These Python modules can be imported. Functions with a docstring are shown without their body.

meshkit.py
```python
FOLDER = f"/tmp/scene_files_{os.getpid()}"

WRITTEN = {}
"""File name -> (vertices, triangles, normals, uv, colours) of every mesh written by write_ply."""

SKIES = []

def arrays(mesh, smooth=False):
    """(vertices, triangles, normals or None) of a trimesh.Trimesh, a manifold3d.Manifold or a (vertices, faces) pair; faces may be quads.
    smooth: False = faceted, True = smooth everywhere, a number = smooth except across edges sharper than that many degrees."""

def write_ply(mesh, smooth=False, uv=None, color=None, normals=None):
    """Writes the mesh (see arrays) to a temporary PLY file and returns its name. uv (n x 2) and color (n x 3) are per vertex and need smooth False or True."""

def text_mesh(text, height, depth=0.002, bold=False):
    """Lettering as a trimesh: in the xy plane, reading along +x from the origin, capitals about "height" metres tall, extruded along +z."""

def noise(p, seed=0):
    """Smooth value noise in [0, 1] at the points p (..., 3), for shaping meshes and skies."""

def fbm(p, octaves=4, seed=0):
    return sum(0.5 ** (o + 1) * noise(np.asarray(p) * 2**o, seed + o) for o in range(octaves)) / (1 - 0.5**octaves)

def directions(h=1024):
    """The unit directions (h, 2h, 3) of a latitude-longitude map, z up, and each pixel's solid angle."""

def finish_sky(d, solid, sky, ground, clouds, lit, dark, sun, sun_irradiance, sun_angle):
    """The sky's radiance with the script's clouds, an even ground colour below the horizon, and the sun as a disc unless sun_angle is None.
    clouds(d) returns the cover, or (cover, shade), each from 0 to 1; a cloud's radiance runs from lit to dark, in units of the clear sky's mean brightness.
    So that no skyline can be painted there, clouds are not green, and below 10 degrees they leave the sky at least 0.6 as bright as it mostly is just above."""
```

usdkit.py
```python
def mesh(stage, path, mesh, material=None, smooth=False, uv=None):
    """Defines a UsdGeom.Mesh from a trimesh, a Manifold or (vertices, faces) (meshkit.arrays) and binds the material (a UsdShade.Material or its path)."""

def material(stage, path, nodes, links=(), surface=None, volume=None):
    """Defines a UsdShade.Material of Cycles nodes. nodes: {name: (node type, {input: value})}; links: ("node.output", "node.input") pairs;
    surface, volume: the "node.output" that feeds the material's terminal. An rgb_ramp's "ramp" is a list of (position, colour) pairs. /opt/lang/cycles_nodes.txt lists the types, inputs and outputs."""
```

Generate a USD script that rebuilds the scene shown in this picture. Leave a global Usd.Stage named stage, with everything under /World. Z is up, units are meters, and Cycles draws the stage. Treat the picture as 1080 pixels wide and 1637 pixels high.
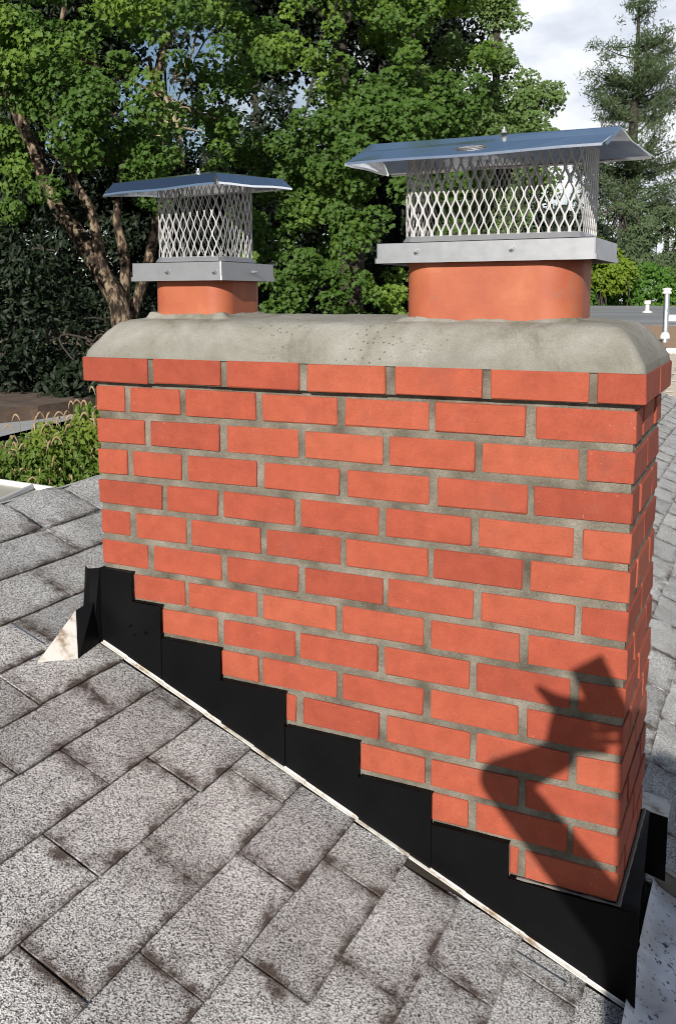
import math
import numpy as np
import trimesh
import manifold3d as m3
import usdkit
import meshkit
from pxr import Usd, UsdGeom, UsdLux, UsdShade, Gf, Sdf, Vt

stage = Usd.Stage.CreateInMemory()
UsdGeom.SetStageUpAxis(stage, UsdGeom.Tokens.z)
UsdGeom.SetStageMetersPerUnit(stage, 1.0)
stage.SetDefaultPrim(UsdGeom.Xform.Define(stage, '/World').GetPrim())
UsdGeom.Scope.Define(stage, '/World/Looks')

# ------------------------------------------------------------------ camera
CAM = np.array([.2297, -1.7453, .2079])
PITCH, YAW, ROLL, FPX = .1361, -.4484, -.0033, 1464.3
EXPOSURE = 0.62
_cp, _sp, _cy, _sy = math.cos(PITCH), math.sin(PITCH), math.cos(YAW), math.sin(YAW)
FW = np.array([_sy * _cp, _cy * _cp, -_sp])
_r0 = np.array([_cy, -_sy, 0.])
_u0 = np.cross(_r0, FW)
RT = _r0 * math.cos(ROLL) + _u0 * math.sin(ROLL)
UP = -_r0 * math.sin(ROLL) + _u0 * math.cos(ROLL)
cam = UsdGeom.Camera.Define(stage, '/World/camera')
M = Gf.Matrix4d(1)
for i, v in enumerate((RT, UP, -FW, CAM)):
    M.SetRow3(i, Gf.Vec3d(*map(float, v)))
cam.AddTransformOp().Set(M)
cam.CreateHorizontalApertureAttr(36.0)
cam.CreateVerticalApertureAttr(36.0 * 1024 / 675)
cam.CreateFocalLengthAttr(36.0 * FPX / 1080)
cam.CreateVerticalApertureOffsetAttr(-36.0 * 141.5 / 1080)
cam.CreateClippingRangeAttr(Gf.Vec2f(.05, 2000))
cam.CreateExposureAttr(EXPOSURE)


def at(px, py, d):
    """a point of the place seen at photograph pixel px, py, d metres deep"""
    return CAM + d * (FW + RT * (px - 540) / FPX - UP * (py - 677) / FPX)


# ------------------------------------------------------------------ sky and sun
SUN = np.array([.16, -1., .42]); SUN = SUN / np.linalg.norm(SUN)
ELEV = math.asin(SUN[2]); AZ = math.atan2(SUN[0], SUN[1])
sky = usdkit.material(stage, '/World/Looks/sky_look', {
    'tc': ('texture_coordinate', {}),
    'map': ('mapping', {'scale': (1.6, 1.6, 3.6), 'location': (.35, 0.2, .1)}),
    'n': ('noise_texture', {'scale': 1.7, 'detail': 7.0, 'roughness': .56, 'distortion': .25}),
    'sep': ('separate_xyz', {}),
    'side': ('map_range', {'from_min': -.62, 'from_max': -.18, 'to_min': -.16, 'to_max': .17, 'clamp': True}),
    'add0': ('math', {'math_type': 'add'}),
    'high': ('map_range', {'from_min': .24, 'from_max': .5, 'to_min': .0, 'to_max': .3, 'clamp': True}),
    'add': ('math', {'math_type': 'subtract'}),
    'cover': ('rgb_ramp', {'ramp': [(.44, (0, 0, 0)), (.62, (1, 1, 1))]}),
    'n2': ('noise_texture', {'scale': 4.2, 'detail': 5.0, 'roughness': .55}),
    'shade': ('rgb_ramp', {'ramp': [(.3, (8.6, 9.4, 11.0)), (.58, (14.5, 14.8, 15.2))]}),
    's': ('sky_texture', {'sky_type': 'single_scattering', 'sun_disc': False, 'sun_elevation': ELEV, 'sun_rotation': AZ,
                          'aerosol_density': .6, 'air_density': 1.0, 'altitude': 100.0}),
    'mix': ('mix_color', {'blend_type': 'mix', 'use_clamp': True}),
    'bg': ('background_shader', {'strength': .05})},
    [('tc.generated', 'map.vector'), ('map.vector', 'n.vector'), ('map.vector', 'n2.vector'), ('tc.generated', 'sep.vector'),
     ('sep.x', 'side.value'), ('n.fac', 'add0.value1'), ('side.result', 'add0.value2'), ('sep.z', 'high.value'), ('add0.value', 'add.value1'), ('high.result', 'add.value2'), ('add.value', 'cover.fac'),
     ('n2.fac', 'shade.fac'), ('cover.color', 'mix.fac'), ('s.color', 'mix.a'), ('shade.color', 'mix.b'),
     ('mix.result', 'bg.color')], surface='bg.background')
dome = UsdLux.DomeLight.Define(stage, '/World/sky')
UsdShade.MaterialBindingAPI.Apply(dome.GetPrim()).Bind(sky)
dome.GetPrim().SetCustomDataByKey('kind', 'structure')
sun = UsdLux.DistantLight.Define(stage, '/World/sun')
sun.CreateNormalizeAttr(True)
sun.CreateIntensityAttr(1.25)
sun.CreateAngleAttr(.5)
sun.CreateColorAttr(Gf.Vec3f(1., .955, .88))
sun.AddRotateZOp().Set(math.degrees(math.atan2(SUN[0], -SUN[1])))
sun.AddRotateXOp().Set(90 - math.degrees(ELEV))

# ------------------------------------------------------------------ helpers
_used = {}


def numbered(path):
    k = _used.get(path, -1) + 1
    _used[path] = k
    return path if k == 0 else f'{path}_{k:03d}'


def tag(prim, label=None, cat=None, group=None, kind=None):
    for k, v in (('label', label), ('category', cat), ('group', group), ('kind', kind)):
        if v:
            prim.SetCustomDataByKey(k, v)
    return prim


def thing(name, label, cat, loc=(0, 0, 0), group=None):
    x = UsdGeom.Xform.Define(stage, numbered('/World/' + name))
    if tuple(loc) != (0, 0, 0):
        x.AddTranslateOp().Set(Gf.Vec3d(*map(float, loc)))
    tag(x.GetPrim(), label, cat, group)
    return x.GetPrim(), np.array(loc, float)


def obj(name, mesh, mat, parent=None, smooth=False, uv=None, kind=None, label=None):
    """one Mesh prim, given in world coordinates, under a thing (prim, base) or under a part of one, or under /World"""
    base = np.zeros(3)
    path = '/World'
    if parent is not None:
        prim, base = parent
        path = str(prim.GetPath())
    if isinstance(mesh, (tuple, list)):
        mesh = (np.asarray(mesh[0], float) - base, mesh[1])
    else:
        v, f, _ = meshkit.arrays(mesh)
        mesh = (v - base, f)
    m = usdkit.mesh(stage, numbered(path + '/' + name), mesh, mat, smooth=smooth, uv=uv)
    tag(m.GetPrim(), label, None, None, kind)
    return m.GetPrim(), base


def mat(name, nodes, links, surface='p.BSDF'):
    return usdkit.material(stage, '/World/Looks/' + name, nodes, links, surface=surface)


def join(parts):
    vs, fs, n = [], [], 0
    for p in parts:
        v, f, _ = meshkit.arrays(p)
        vs.append(v); fs.append(f + n); n += len(v)
    return np.vstack(vs), np.vstack(fs)


def box(x0, x1, y0, y1, z0, z1):
    m = trimesh.creation.box((x1 - x0, y1 - y0, z1 - z0))
    m.apply_translation(((x0 + x1) / 2, (y0 + y1) / 2, (z0 + z1) / 2))
    return m


def cbox(x0, x1, y0, y1, z0, z1, c=.002, rng=None, wob=0.):
    """a box with all edges chamfered by c (44 triangles)"""
    lo, hi = np.array([x0, y0, z0]), np.array([x1, y1, z1])
    pts = []
    for sx in (0, 1):
        for sy in (0, 1):
            for sz in (0, 1):
                p = np.where([sx, sy, sz], hi, lo)
                ins = np.where([sx, sy, sz], -c, c)
                for k in range(3):
                    q = p + ins
                    q[k] = p[k]
                    if rng is not None:
                        q = q + rng.uniform(-wob, wob, 3)
                    pts.append(q)
    return trimesh.convex.convex_hull(np.array(pts))


def sweep(path, radii, n=8, cap=True):
    """a tapered tube along a polyline"""
    P = np.asarray(path, float)
    R = np.broadcast_to(np.asarray(radii, float), len(P))
    T = np.gradient(P, axis=0)
    T /= np.linalg.norm(T, axis=1, keepdims=True) + 1e-12
    u = np.cross(T[0], [0, 0, 1.])
    if np.linalg.norm(u) < .1:
        u = np.cross(T[0], [1., 0, 0])
    u /= np.linalg.norm(u)
    a = np.arange(n) / n * 2 * np.pi
    V = []
    for p, r, t in zip(P, R, T):
        u = u - t * (u @ t)
        u /= np.linalg.norm(u) + 1e-12
        w = np.cross(t, u)
        V.append(p + r * (np.cos(a)[:, None] * u + np.sin(a)[:, None] * w))
    V = np.vstack(V)
    F = []
    for i in range(len(P) - 1):
        for j in range(n):
            k = (j + 1) % n
            F += [[i * n + j, i * n + k, (i + 1) * n + k], [i * n + j, (i + 1) * n + k, (i + 1) * n + j]]
    if cap:
        for o, s in ((0, -1), ((len(P) - 1) * n, 1)):
            for j in range(1, n - 1):
                F.append([o, o + j, o + j + 1][::s])
    return V, np.array(F)


def bend(p0, p1, mid, n=10):
    """smooth curve through three points"""
    t = np.linspace(0, 1, n)[:, None]
    c = 2 * np.asarray(mid) - (np.asarray(p0) + np.asarray(p1)) / 2
    return (1 - t) ** 2 * p0 + 2 * t * (1 - t) * c + t ** 2 * p1


def sheet(poly3, thick, nrm):
    """a flat polygon in space given a thickness along nrm (fan triangulated)"""
    P = np.asarray(poly3, float)
    nrm = np.asarray(nrm, float) / np.linalg.norm(nrm) * thick
    n = len(P)
    if np.cross(P[1] - P[0], P[2] - P[0]) @ nrm < 0:
        P = P[::-1]
    V = np.vstack([P - nrm, P])
    F = [[n, n + i, n + i + 1] for i in range(1, n - 1)] + [[0, i + 1, i] for i in range(1, n - 1)]
    for i in range(n):
        j = (i + 1) % n
        F += [[i, j, n + j], [i, n + j, n + i]]
    return V, np.array(F)


# ------------------------------------------------------------------ materials
def simple(name, col, rough=.8, metallic=0., bump=0., bscale=60., var=0., spec=.5):
    nodes = {'g': ('geometry', {}), 'n': ('noise_texture', {'scale': bscale, 'detail': 6.0, 'roughness': .6}),
             'r': ('rgb_ramp', {'ramp': [(.25, tuple(c * (1 - var) for c in col)), (.75, tuple(min(1., c * (1 + var)) for c in col))]}),
             'b': ('bump', {'strength': bump, 'distance': .004}),
             'p': ('principled_bsdf', {'roughness': rough, 'metallic': metallic, 'specular_ior_level': spec})}
    links = [('g.position', 'n.vector'), ('n.fac', 'r.fac'), ('r.color', 'p.base_color')]
    if bump:
        links += [('n.fac', 'b.height'), ('b.normal', 'p.normal')]
    return mat(name, nodes, links)


brick_mat = mat('brick_clay', {
    'o': ('object_info', {}), 'g': ('geometry', {}),
    'tone': ('rgb_ramp', {'ramp': [(0, (.215, .040, .021)), (.2, (.245, .048, .0245)), (.7, (.265, .056, .028)), (1, (.285, .066, .033))]}),
    'n': ('noise_texture', {'scale': 22.0, 'detail': 6.0, 'roughness': .62}),
    'nr': ('rgb_ramp', {'ramp': [(.3, (.84, .81, .79)), (.7, (1.1, 1.13, 1.15))]}),
    'mul': ('mix_color', {'blend_type': 'multiply', 'fac': 1.0}),
    'v': ('voronoi_texture', {'scale': 75.0}),
    'vr': ('rgb_ramp', {'ramp': [(.0, (1, 1, 1)), (.055, (1, 1, 1)), (.085, (0, 0, 0))]}),
    'sel': ('noise_texture', {'scale': 9.0, 'detail': 2.0}),
    'selr': ('rgb_ramp', {'ramp': [(.53, (0, 0, 0)), (.6, (.8, .8, .8))]}),
    'sm': ('mix_color', {'blend_type': 'multiply', 'fac': 1.0}),
    'speck': ('mix_color', {'blend_type': 'mix', 'b': (.4, .35, .3)}),
    'gn': ('noise_texture', {'scale': 240.0, 'detail': 4.0, 'roughness': .7}), 'gnr': ('rgb_ramp', {'ramp': [(.3, (.86, .85, .85)), (.5, (1, 1, 1)), (.72, (1.08, 1.1, 1.12))]}),
    'mg': ('mix_color', {'blend_type': 'multiply', 'fac': 1.0, 'use_clamp': False}),
    'dr': ('noise_texture', {'scale': 7.0, 'detail': 8.0, 'roughness': .72}), 'drr': ('rgb_ramp', {'ramp': [(.56, (0, 0, 0)), (.72, (.5, .5, .5))]}),
    'md': ('mix_color', {'blend_type': 'mix', 'b': (.15, .055, .04)}),
    'm2': ('mapping', {'scale': (90., 90., 420.)}),
    'fine': ('noise_texture', {'scale': 1.0, 'detail': 4.0, 'roughness': .7}),
    'pitn': ('voronoi_texture', {'scale': 130.0}), 'pitr': ('rgb_ramp', {'ramp': [(0, (0, 0, 0)), (.1, (.2, .2, .2)), (.2, (1, 1, 1))]}),
    'sme': ('noise_texture', {'scale': 38.0, 'detail': 7.0, 'roughness': .7}), 'smr': ('rgb_ramp', {'ramp': [(.66, (0, 0, 0)), (.74, (.55, .55, .55))]}),
    'msm': ('mix_color', {'blend_type': 'mix', 'b': (.27, .2, .155)}),
    'b0': ('bump', {'strength': .3, 'distance': .0015}),
    'b': ('bump', {'strength': .4, 'distance': .0018}),
    'p': ('principled_bsdf', {'roughness': .82, 'specular_ior_level': .3})},
    [('o.random', 'tone.fac'), ('g.position', 'n.vector'), ('n.fac', 'nr.fac'), ('tone.color', 'mul.a'), ('nr.color', 'mul.b'),
     ('g.position', 'v.vector'), ('v.distance', 'vr.fac'), ('g.position', 'sel.vector'), ('sel.fac', 'selr.fac'),
     ('vr.color', 'sm.a'), ('selr.color', 'sm.b'), ('sm.result', 'speck.fac'), ('g.position', 'gn.vector'), ('gn.fac', 'gnr.fac'), ('mul.result', 'mg.a'), ('gnr.color', 'mg.b'),
     ('g.position', 'dr.vector'), ('dr.fac', 'drr.fac'), ('drr.color', 'md.fac'), ('mg.result', 'md.a'), ('md.result', 'speck.a'),
     ('g.position', 'pitn.vector'), ('pitn.distance', 'pitr.fac'), ('pitr.color', 'b0.height'), ('b0.normal', 'b.normal'),
     ('g.position', 'sme.vector'), ('sme.fac', 'smr.fac'), ('smr.color', 'msm.fac'), ('speck.result', 'msm.a'), ('msm.result', 'p.base_color'), ('g.position', 'm2.vector'), ('m2.vector', 'fine.vector'), ('fine.fac', 'b.height'), ('b.normal', 'p.normal')])

mortar_mat = mat('mortar', {
    'g': ('geometry', {}), 'n': ('noise_texture', {'scale': 14.0, 'detail': 4.0}),
    'f': ('noise_texture', {'scale': 520.0, 'detail': 3.0, 'roughness': .7}),
    'r': ('rgb_ramp', {'ramp': [(.28, (.068, .058, .044)), (.5, (.14, .124, .098)), (.72, (.215, .192, .157))]}),
    'fr': ('rgb_ramp', {'ramp': [(.3, (.55, .55, .55)), (.7, (1.4, 1.4, 1.4))]}),
    'mul': ('mix_color', {'blend_type': 'multiply', 'fac': 1.0, 'use_clamp': False}),
    'b': ('bump', {'strength': .8, 'distance': .003}), 'p': ('principled_bsdf', {'roughness': .95, 'specular_ior_level': .2})},
    [('g.position', 'n.vector'), ('g.position', 'f.vector'), ('n.fac', 'r.fac'), ('f.fac', 'fr.fac'), ('r.color', 'mul.a'), ('fr.color', 'mul.b'),
     ('mul.result', 'p.base_color'), ('f.fac', 'b.height'), ('b.normal', 'p.normal')])

crown_mat = mat('crown_concrete', {
    'g': ('geometry', {}), 'n': ('noise_texture', {'scale': 6.0, 'detail': 8.0, 'roughness': .65, 'distortion': .6}),
    'r': ('rgb_ramp', {'ramp': [(.3, (.105, .1, .075)), (.45, (.19, .183, .155)), (.62, (.235, .226, .203)), (.75, (.30, .285, .26))]}),
    'f': ('noise_texture', {'scale': 300.0, 'detail': 4.0, 'roughness': .7}),
    'fr': ('rgb_ramp', {'ramp': [(.3, (.8, .8, .8)), (.7, (1.15, 1.15, 1.15))]}),
    'mul': ('mix_color', {'blend_type': 'multiply', 'fac': 1.0, 'use_clamp': False}),
    'v': ('voronoi_texture', {'scale': 85.0}), 'vr': ('rgb_ramp', {'ramp': [(0, (1, 1, 1)), (.13, (1, 1, 1)), (.2, (0, 0, 0))]}),
    'sel': ('noise_texture', {'scale': 5.0, 'detail': 3.0}), 'selr': ('rgb_ramp', {'ramp': [(.52, (0, 0, 0)), (.62, (.8, .8, .8))]}),
    'sm': ('mix_color', {'blend_type': 'multiply', 'fac': 1.0}),
    'pit': ('mix_color', {'blend_type': 'mix', 'b': (.07, .06, .035)}),
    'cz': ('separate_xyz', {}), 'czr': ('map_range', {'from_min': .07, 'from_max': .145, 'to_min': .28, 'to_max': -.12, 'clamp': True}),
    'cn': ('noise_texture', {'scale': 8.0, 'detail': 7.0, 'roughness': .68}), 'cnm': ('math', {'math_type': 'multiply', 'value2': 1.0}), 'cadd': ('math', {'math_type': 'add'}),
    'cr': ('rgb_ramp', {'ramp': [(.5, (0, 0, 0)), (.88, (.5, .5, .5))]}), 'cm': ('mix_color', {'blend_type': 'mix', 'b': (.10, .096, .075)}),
    'b': ('bump', {'strength': .5, 'distance': .003}), 'b2': ('bump', {'strength': .7, 'distance': .003, 'invert': True}),
    'p': ('principled_bsdf', {'roughness': .92, 'specular_ior_level': .25})},
    [('g.position', 'n.vector'), ('n.fac', 'r.fac'), ('g.position', 'f.vector'), ('f.fac', 'fr.fac'), ('r.color', 'mul.a'), ('fr.color', 'mul.b'),
     ('g.position', 'v.vector'), ('v.distance', 'vr.fac'), ('g.position', 'sel.vector'), ('sel.fac', 'selr.fac'), ('vr.color', 'sm.a'), ('selr.color', 'sm.b'),
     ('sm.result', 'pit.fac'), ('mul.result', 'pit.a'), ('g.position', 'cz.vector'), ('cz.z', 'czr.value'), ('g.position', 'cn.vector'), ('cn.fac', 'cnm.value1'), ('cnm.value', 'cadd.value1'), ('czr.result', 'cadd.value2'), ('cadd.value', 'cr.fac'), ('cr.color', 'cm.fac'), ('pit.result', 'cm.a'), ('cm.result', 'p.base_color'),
     ('f.fac', 'b.height'), ('sm.result', 'b2.height'), ('b.normal', 'b2.normal'), ('b2.normal', 'p.normal')])

flue_mat = mat('flue_clay', {
    'g': ('geometry', {}), 'n': ('noise_texture', {'scale': 9.0, 'detail': 6.0, 'roughness': .6}),
    'r': ('rgb_ramp', {'ramp': [(.3, (.25, .058, .028)), (.55, (.30, .084, .038)), (.75, (.36, .118, .058))]}),
    's': ('noise_texture', {'scale': 16.0, 'detail': 7.0, 'roughness': .7, 'distortion': 1.0}),
    'sr': ('rgb_ramp', {'ramp': [(.60, (0, 0, 0)), (.68, (.55, .55, .55))]}),
    'mx': ('mix_color', {'blend_type': 'mix', 'b': (.17, .10, .07)}),
    'm': ('mapping', {'scale': (60., 60., 160.)}), 'f': ('noise_texture', {'scale': 1.0, 'detail': 4.0}),
    'b': ('bump', {'strength': .16, 'distance': .002}), 'p': ('principled_bsdf', {'roughness': .62, 'specular_ior_level': .35})},
    [('g.position', 'n.vector'), ('n.fac', 'r.fac'), ('g.position', 's.vector'), ('s.fac', 'sr.fac'), ('sr.color', 'mx.fac'), ('r.color', 'mx.a'), ('mx.result', 'p.base_color'),
     ('g.position', 'm.vector'), ('m.vector', 'f.vector'), ('f.fac', 'b.height'), ('b.normal', 'p.normal')])

shingle_mat = mat('asphalt_shingle', {
    'g': ('geometry', {}), 'o': ('object_info', {}), 'tc': ('texture_coordinate', {}),
    'gran': ('voronoi_texture', {'scale': 460.0, 'feature': 'f1'}),
    'gsep': ('separate_xyz', {}),
    'clump': ('noise_texture', {'scale': 340.0, 'detail': 2.0, 'roughness': .6}),
    'gadd': ('math', {'math_type': 'multiply_add', 'value2': .55}),
    'csc': ('math', {'math_type': 'multiply', 'value2': .72}),
    'gr': ('rgb_ramp', {'ramp': [(.30, (.016, .015, .018)), (.46, (.085, .082, .082)), (.61, (.39, .39, .38)), (.85, (.66, .66, .645))]}),
    'big': ('noise_texture', {'scale': 5.5, 'detail': 5.0, 'roughness': .6}),
    'bigr': ('rgb_ramp', {'ramp': [(.3, (.74, .725, .71)), (.68, (1.16, 1.16, 1.16))]}),
    'orr': ('rgb_ramp', {'ramp': [(0, (.80, .80, .82)), (1, (1.06, 1.06, 1.06))]}),
    'm1': ('mix_color', {'blend_type': 'multiply', 'fac': 1.0, 'use_clamp': False}),
    'm2': ('mix_color', {'blend_type': 'multiply', 'fac': 1.0, 'use_clamp': False}),
    # grime that gathers along the butts and slots: u runs along the tab, v down the slope
    'uv': ('separate_xyz', {}),
    'eu': ('math', {'math_type': 'pingpong', 'value2': .5}),
    'ev': ('math', {'math_type': 'subtract', 'value1': 1.0}),
    'eus': ('math', {'math_type': 'multiply', 'value2': 2.4}),
    'evs': ('math', {'math_type': 'multiply', 'value2': 1.6}),
    'ev2': ('math', {'math_type': 'multiply', 'value2': 2.2}),
    'mn0': ('math', {'math_type': 'minimum'}),
    'mn': ('math', {'math_type': 'minimum'}),
    'gn': ('noise_texture', {'scale': 17.0, 'detail': 6.0, 'roughness': .68}),
    'gnm': ('math', {'math_type': 'multiply_add', 'value2': 1.3, 'value3': -.575}),
    'sum': ('math', {'math_type': 'add'}),
    'grr': ('rgb_ramp', {'ramp': [(.0, (.92, .92, .92)), (.04, (.8, .8, .8)), (.12, (.5, .5, .5)), (.26, (.15, .15, .15)), (.4, (0, 0, 0))]}),
    'grime': ('mix_color', {'blend_type': 'mix', 'b': (.045, .028, .02)}),
    'b': ('bump', {'strength': .7, 'distance': .002}),
    'p': ('principled_bsdf', {'roughness': .9, 'specular_ior_level': .3})},
    [('g.position', 'gran.vector'), ('gran.color', 'gsep.vector'), ('g.position', 'clump.vector'), ('clump.fac', 'csc.value1'),
     ('gsep.x', 'gadd.value1'), ('csc.value', 'gadd.value3'), ('gadd.value', 'gr.fac'),
     ('g.position', 'big.vector'), ('big.fac', 'bigr.fac'), ('o.random', 'orr.fac'), ('gr.color', 'm1.a'), ('bigr.color', 'm1.b'), ('m1.result', 'm2.a'), ('orr.color', 'm2.b'),
     ('tc.UV', 'uv.vector'), ('uv.x', 'eu.value1'), ('uv.y', 'ev.value2'), ('eu.value', 'eus.value1'), ('ev.value', 'evs.value1'), ('uv.y', 'ev2.value1'),
     ('eus.value', 'mn0.value1'), ('evs.value', 'mn0.value2'), ('mn0.value', 'mn.value1'), ('ev2.value', 'mn.value2'),
     ('g.position', 'gn.vector'), ('gn.fac', 'gnm.value1'), ('gnm.value', 'sum.value1'), ('mn.value', 'sum.value2'), ('sum.value', 'grr.fac'),
     ('grr.color', 'grime.fac'), ('m2.result', 'grime.a'), ('grime.result', 'p.base_color'), ('gran.distance', 'b.height'), ('b.normal', 'p.normal')])
far_shingle_mat = simple('far_shingles', (.3, .285, .265), .9, 0, .3, 120., .35)
deck_mat = simple('roof_underlay', (.035, .026, .02), .95, 0, .4, 160., .5)
black_mat = mat('black_painted_metal', {
    'g': ('geometry', {}), 'n': ('noise_texture', {'scale': 9.0, 'detail': 4.0}), 'b': ('bump', {'strength': .3, 'distance': .006}),
    'f': ('noise_texture', {'scale': 220.0, 'detail': 3.0}), 'fr': ('rgb_ramp', {'ramp': [(.66, (.0024, .0024, .0028)), (.76, (.010, .010, .0098))]}),
    'rr': ('map_range', {'to_min': .28, 'to_max': .6}),
    'p': ('principled_bsdf', {'specular_ior_level': .10})},
    [('g.position', 'n.vector'), ('g.position', 'f.vector'), ('f.fac', 'fr.fac'), ('fr.color', 'p.base_color'), ('n.fac', 'b.height'), ('b.normal', 'p.normal'), ('n.fac', 'rr.value'), ('rr.result', 'p.roughness')])
white_mat = mat('white_painted_metal', {
    'g': ('geometry', {}), 'n': ('noise_texture', {'scale': 26.0, 'detail': 6.0, 'roughness': .65}),
    'r': ('rgb_ramp', {'ramp': [(.36, (.28, .22, .16)), (.45, (.56, .52, .46)), (.54, (.66, .64, .6)), (1, (.72, .71, .69))]}),
    'p': ('principled_bsdf', {'roughness': .45})},
    [('g.position', 'n.vector'), ('n.fac', 'r.fac'), ('r.color', 'p.base_color')])
apron_mat = mat('speckled_white_metal', {
    'g': ('geometry', {}), 'n': ('noise_texture', {'scale': 70.0, 'detail': 5.0, 'roughness': .65}),
    'r': ('rgb_ramp', {'ramp': [(.37, (.05, .045, .055)), (.42, (.6, .63, .7)), (1, (.68, .71, .78))]}),
    's': ('noise_texture', {'scale': 7.0, 'detail': 3.0}),
    'sr': ('rgb_ramp', {'ramp': [(.4, (.68, .64, .6)), (.6, (1, 1, 1))]}),
    'mul': ('mix_color', {'blend_type': 'multiply', 'fac': 1.0}),
    'p': ('principled_bsdf', {'roughness': .5})},
    [('g.position', 'n.vector'), ('n.fac', 'r.fac'), ('g.position', 's.vector'), ('s.fac', 'sr.fac'), ('r.color', 'mul.a'), ('sr.color', 'mul.b'), ('mul.result', 'p.base_color')])


def steel(name, rough, col=(.62, .63, .65), wob=.12, bs=9., metal=1.0):
    return mat(name, {
        'g': ('geometry', {}), 'n': ('noise_texture', {'scale': bs, 'detail': 3.0}), 'b': ('bump', {'strength': wob, 'distance': .006}),
        'f': ('noise_texture', {'scale': 40.0, 'detail': 4.0}), 'rr': ('map_range', {'to_min': rough * .75, 'to_max': rough * 1.3}),
        'p': ('principled_bsdf', {'base_color': col, 'metallic': metal})},
        [('g.position', 'n.vector'), ('n.fac', 'b.height'), ('b.normal', 'p.normal'), ('g.position', 'f.vector'), ('f.fac', 'rr.value'), ('rr.result', 'p.roughness')])


lid_mat = steel('stainless_lid', .12, (.8, .81, .84), .07, 14.)
skirt_mat = steel('stainless_skirt', .38, (.27, .275, .29), .08, 9., .6)
screen_mat = steel('stainless_mesh', .5, (.36, .355, .35), 0.0, 9., .3)
dull_mat = steel('engraved_plate', .5, (.32, .31, .3), .3, 90.)
galv_mat = steel('galvanised_pipe', .45, (.5, .54, .58), .1, 20.)
seal_mat = simple('grey_sealant', (.11, .1, .09), .7, 0, .5, 60., .2)
white_trim = simple('white_trim', (.55, .54, .52), .6, 0, 0, 20, .06)
bark_mat = mat('bark', {
    'g': ('geometry', {}), 'm': ('mapping', {'scale': (1., 1., .45)}),
    'n': ('noise_texture', {'scale': 13.0, 'detail': 5.0, 'roughness': .62}),
    'r': ('rgb_ramp', {'ramp': [(.40, (.014, .010, .008)), (.50, (.05, .036, .025)), (.56, (.16, .118, .08)), (.74, (.26, .2, .14))]}),
    'b': ('bump', {'strength': 1.0, 'distance': .05}), 'p': ('principled_bsdf', {'roughness': .95, 'specular_ior_level': .15})},
    [('g.position', 'm.vector'), ('m.vector', 'n.vector'), ('n.fac', 'r.fac'), ('r.color', 'p.base_color'), ('n.fac', 'b.height'), ('b.normal', 'p.normal')])
twig_mat = simple('dead_twig', (.26, .2, .13), .9, 0, 0, 8, .3)
darkbark_mat = simple('dark_bark', (.028, .023, .018), .95, 0, .8, 14, .5)


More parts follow.
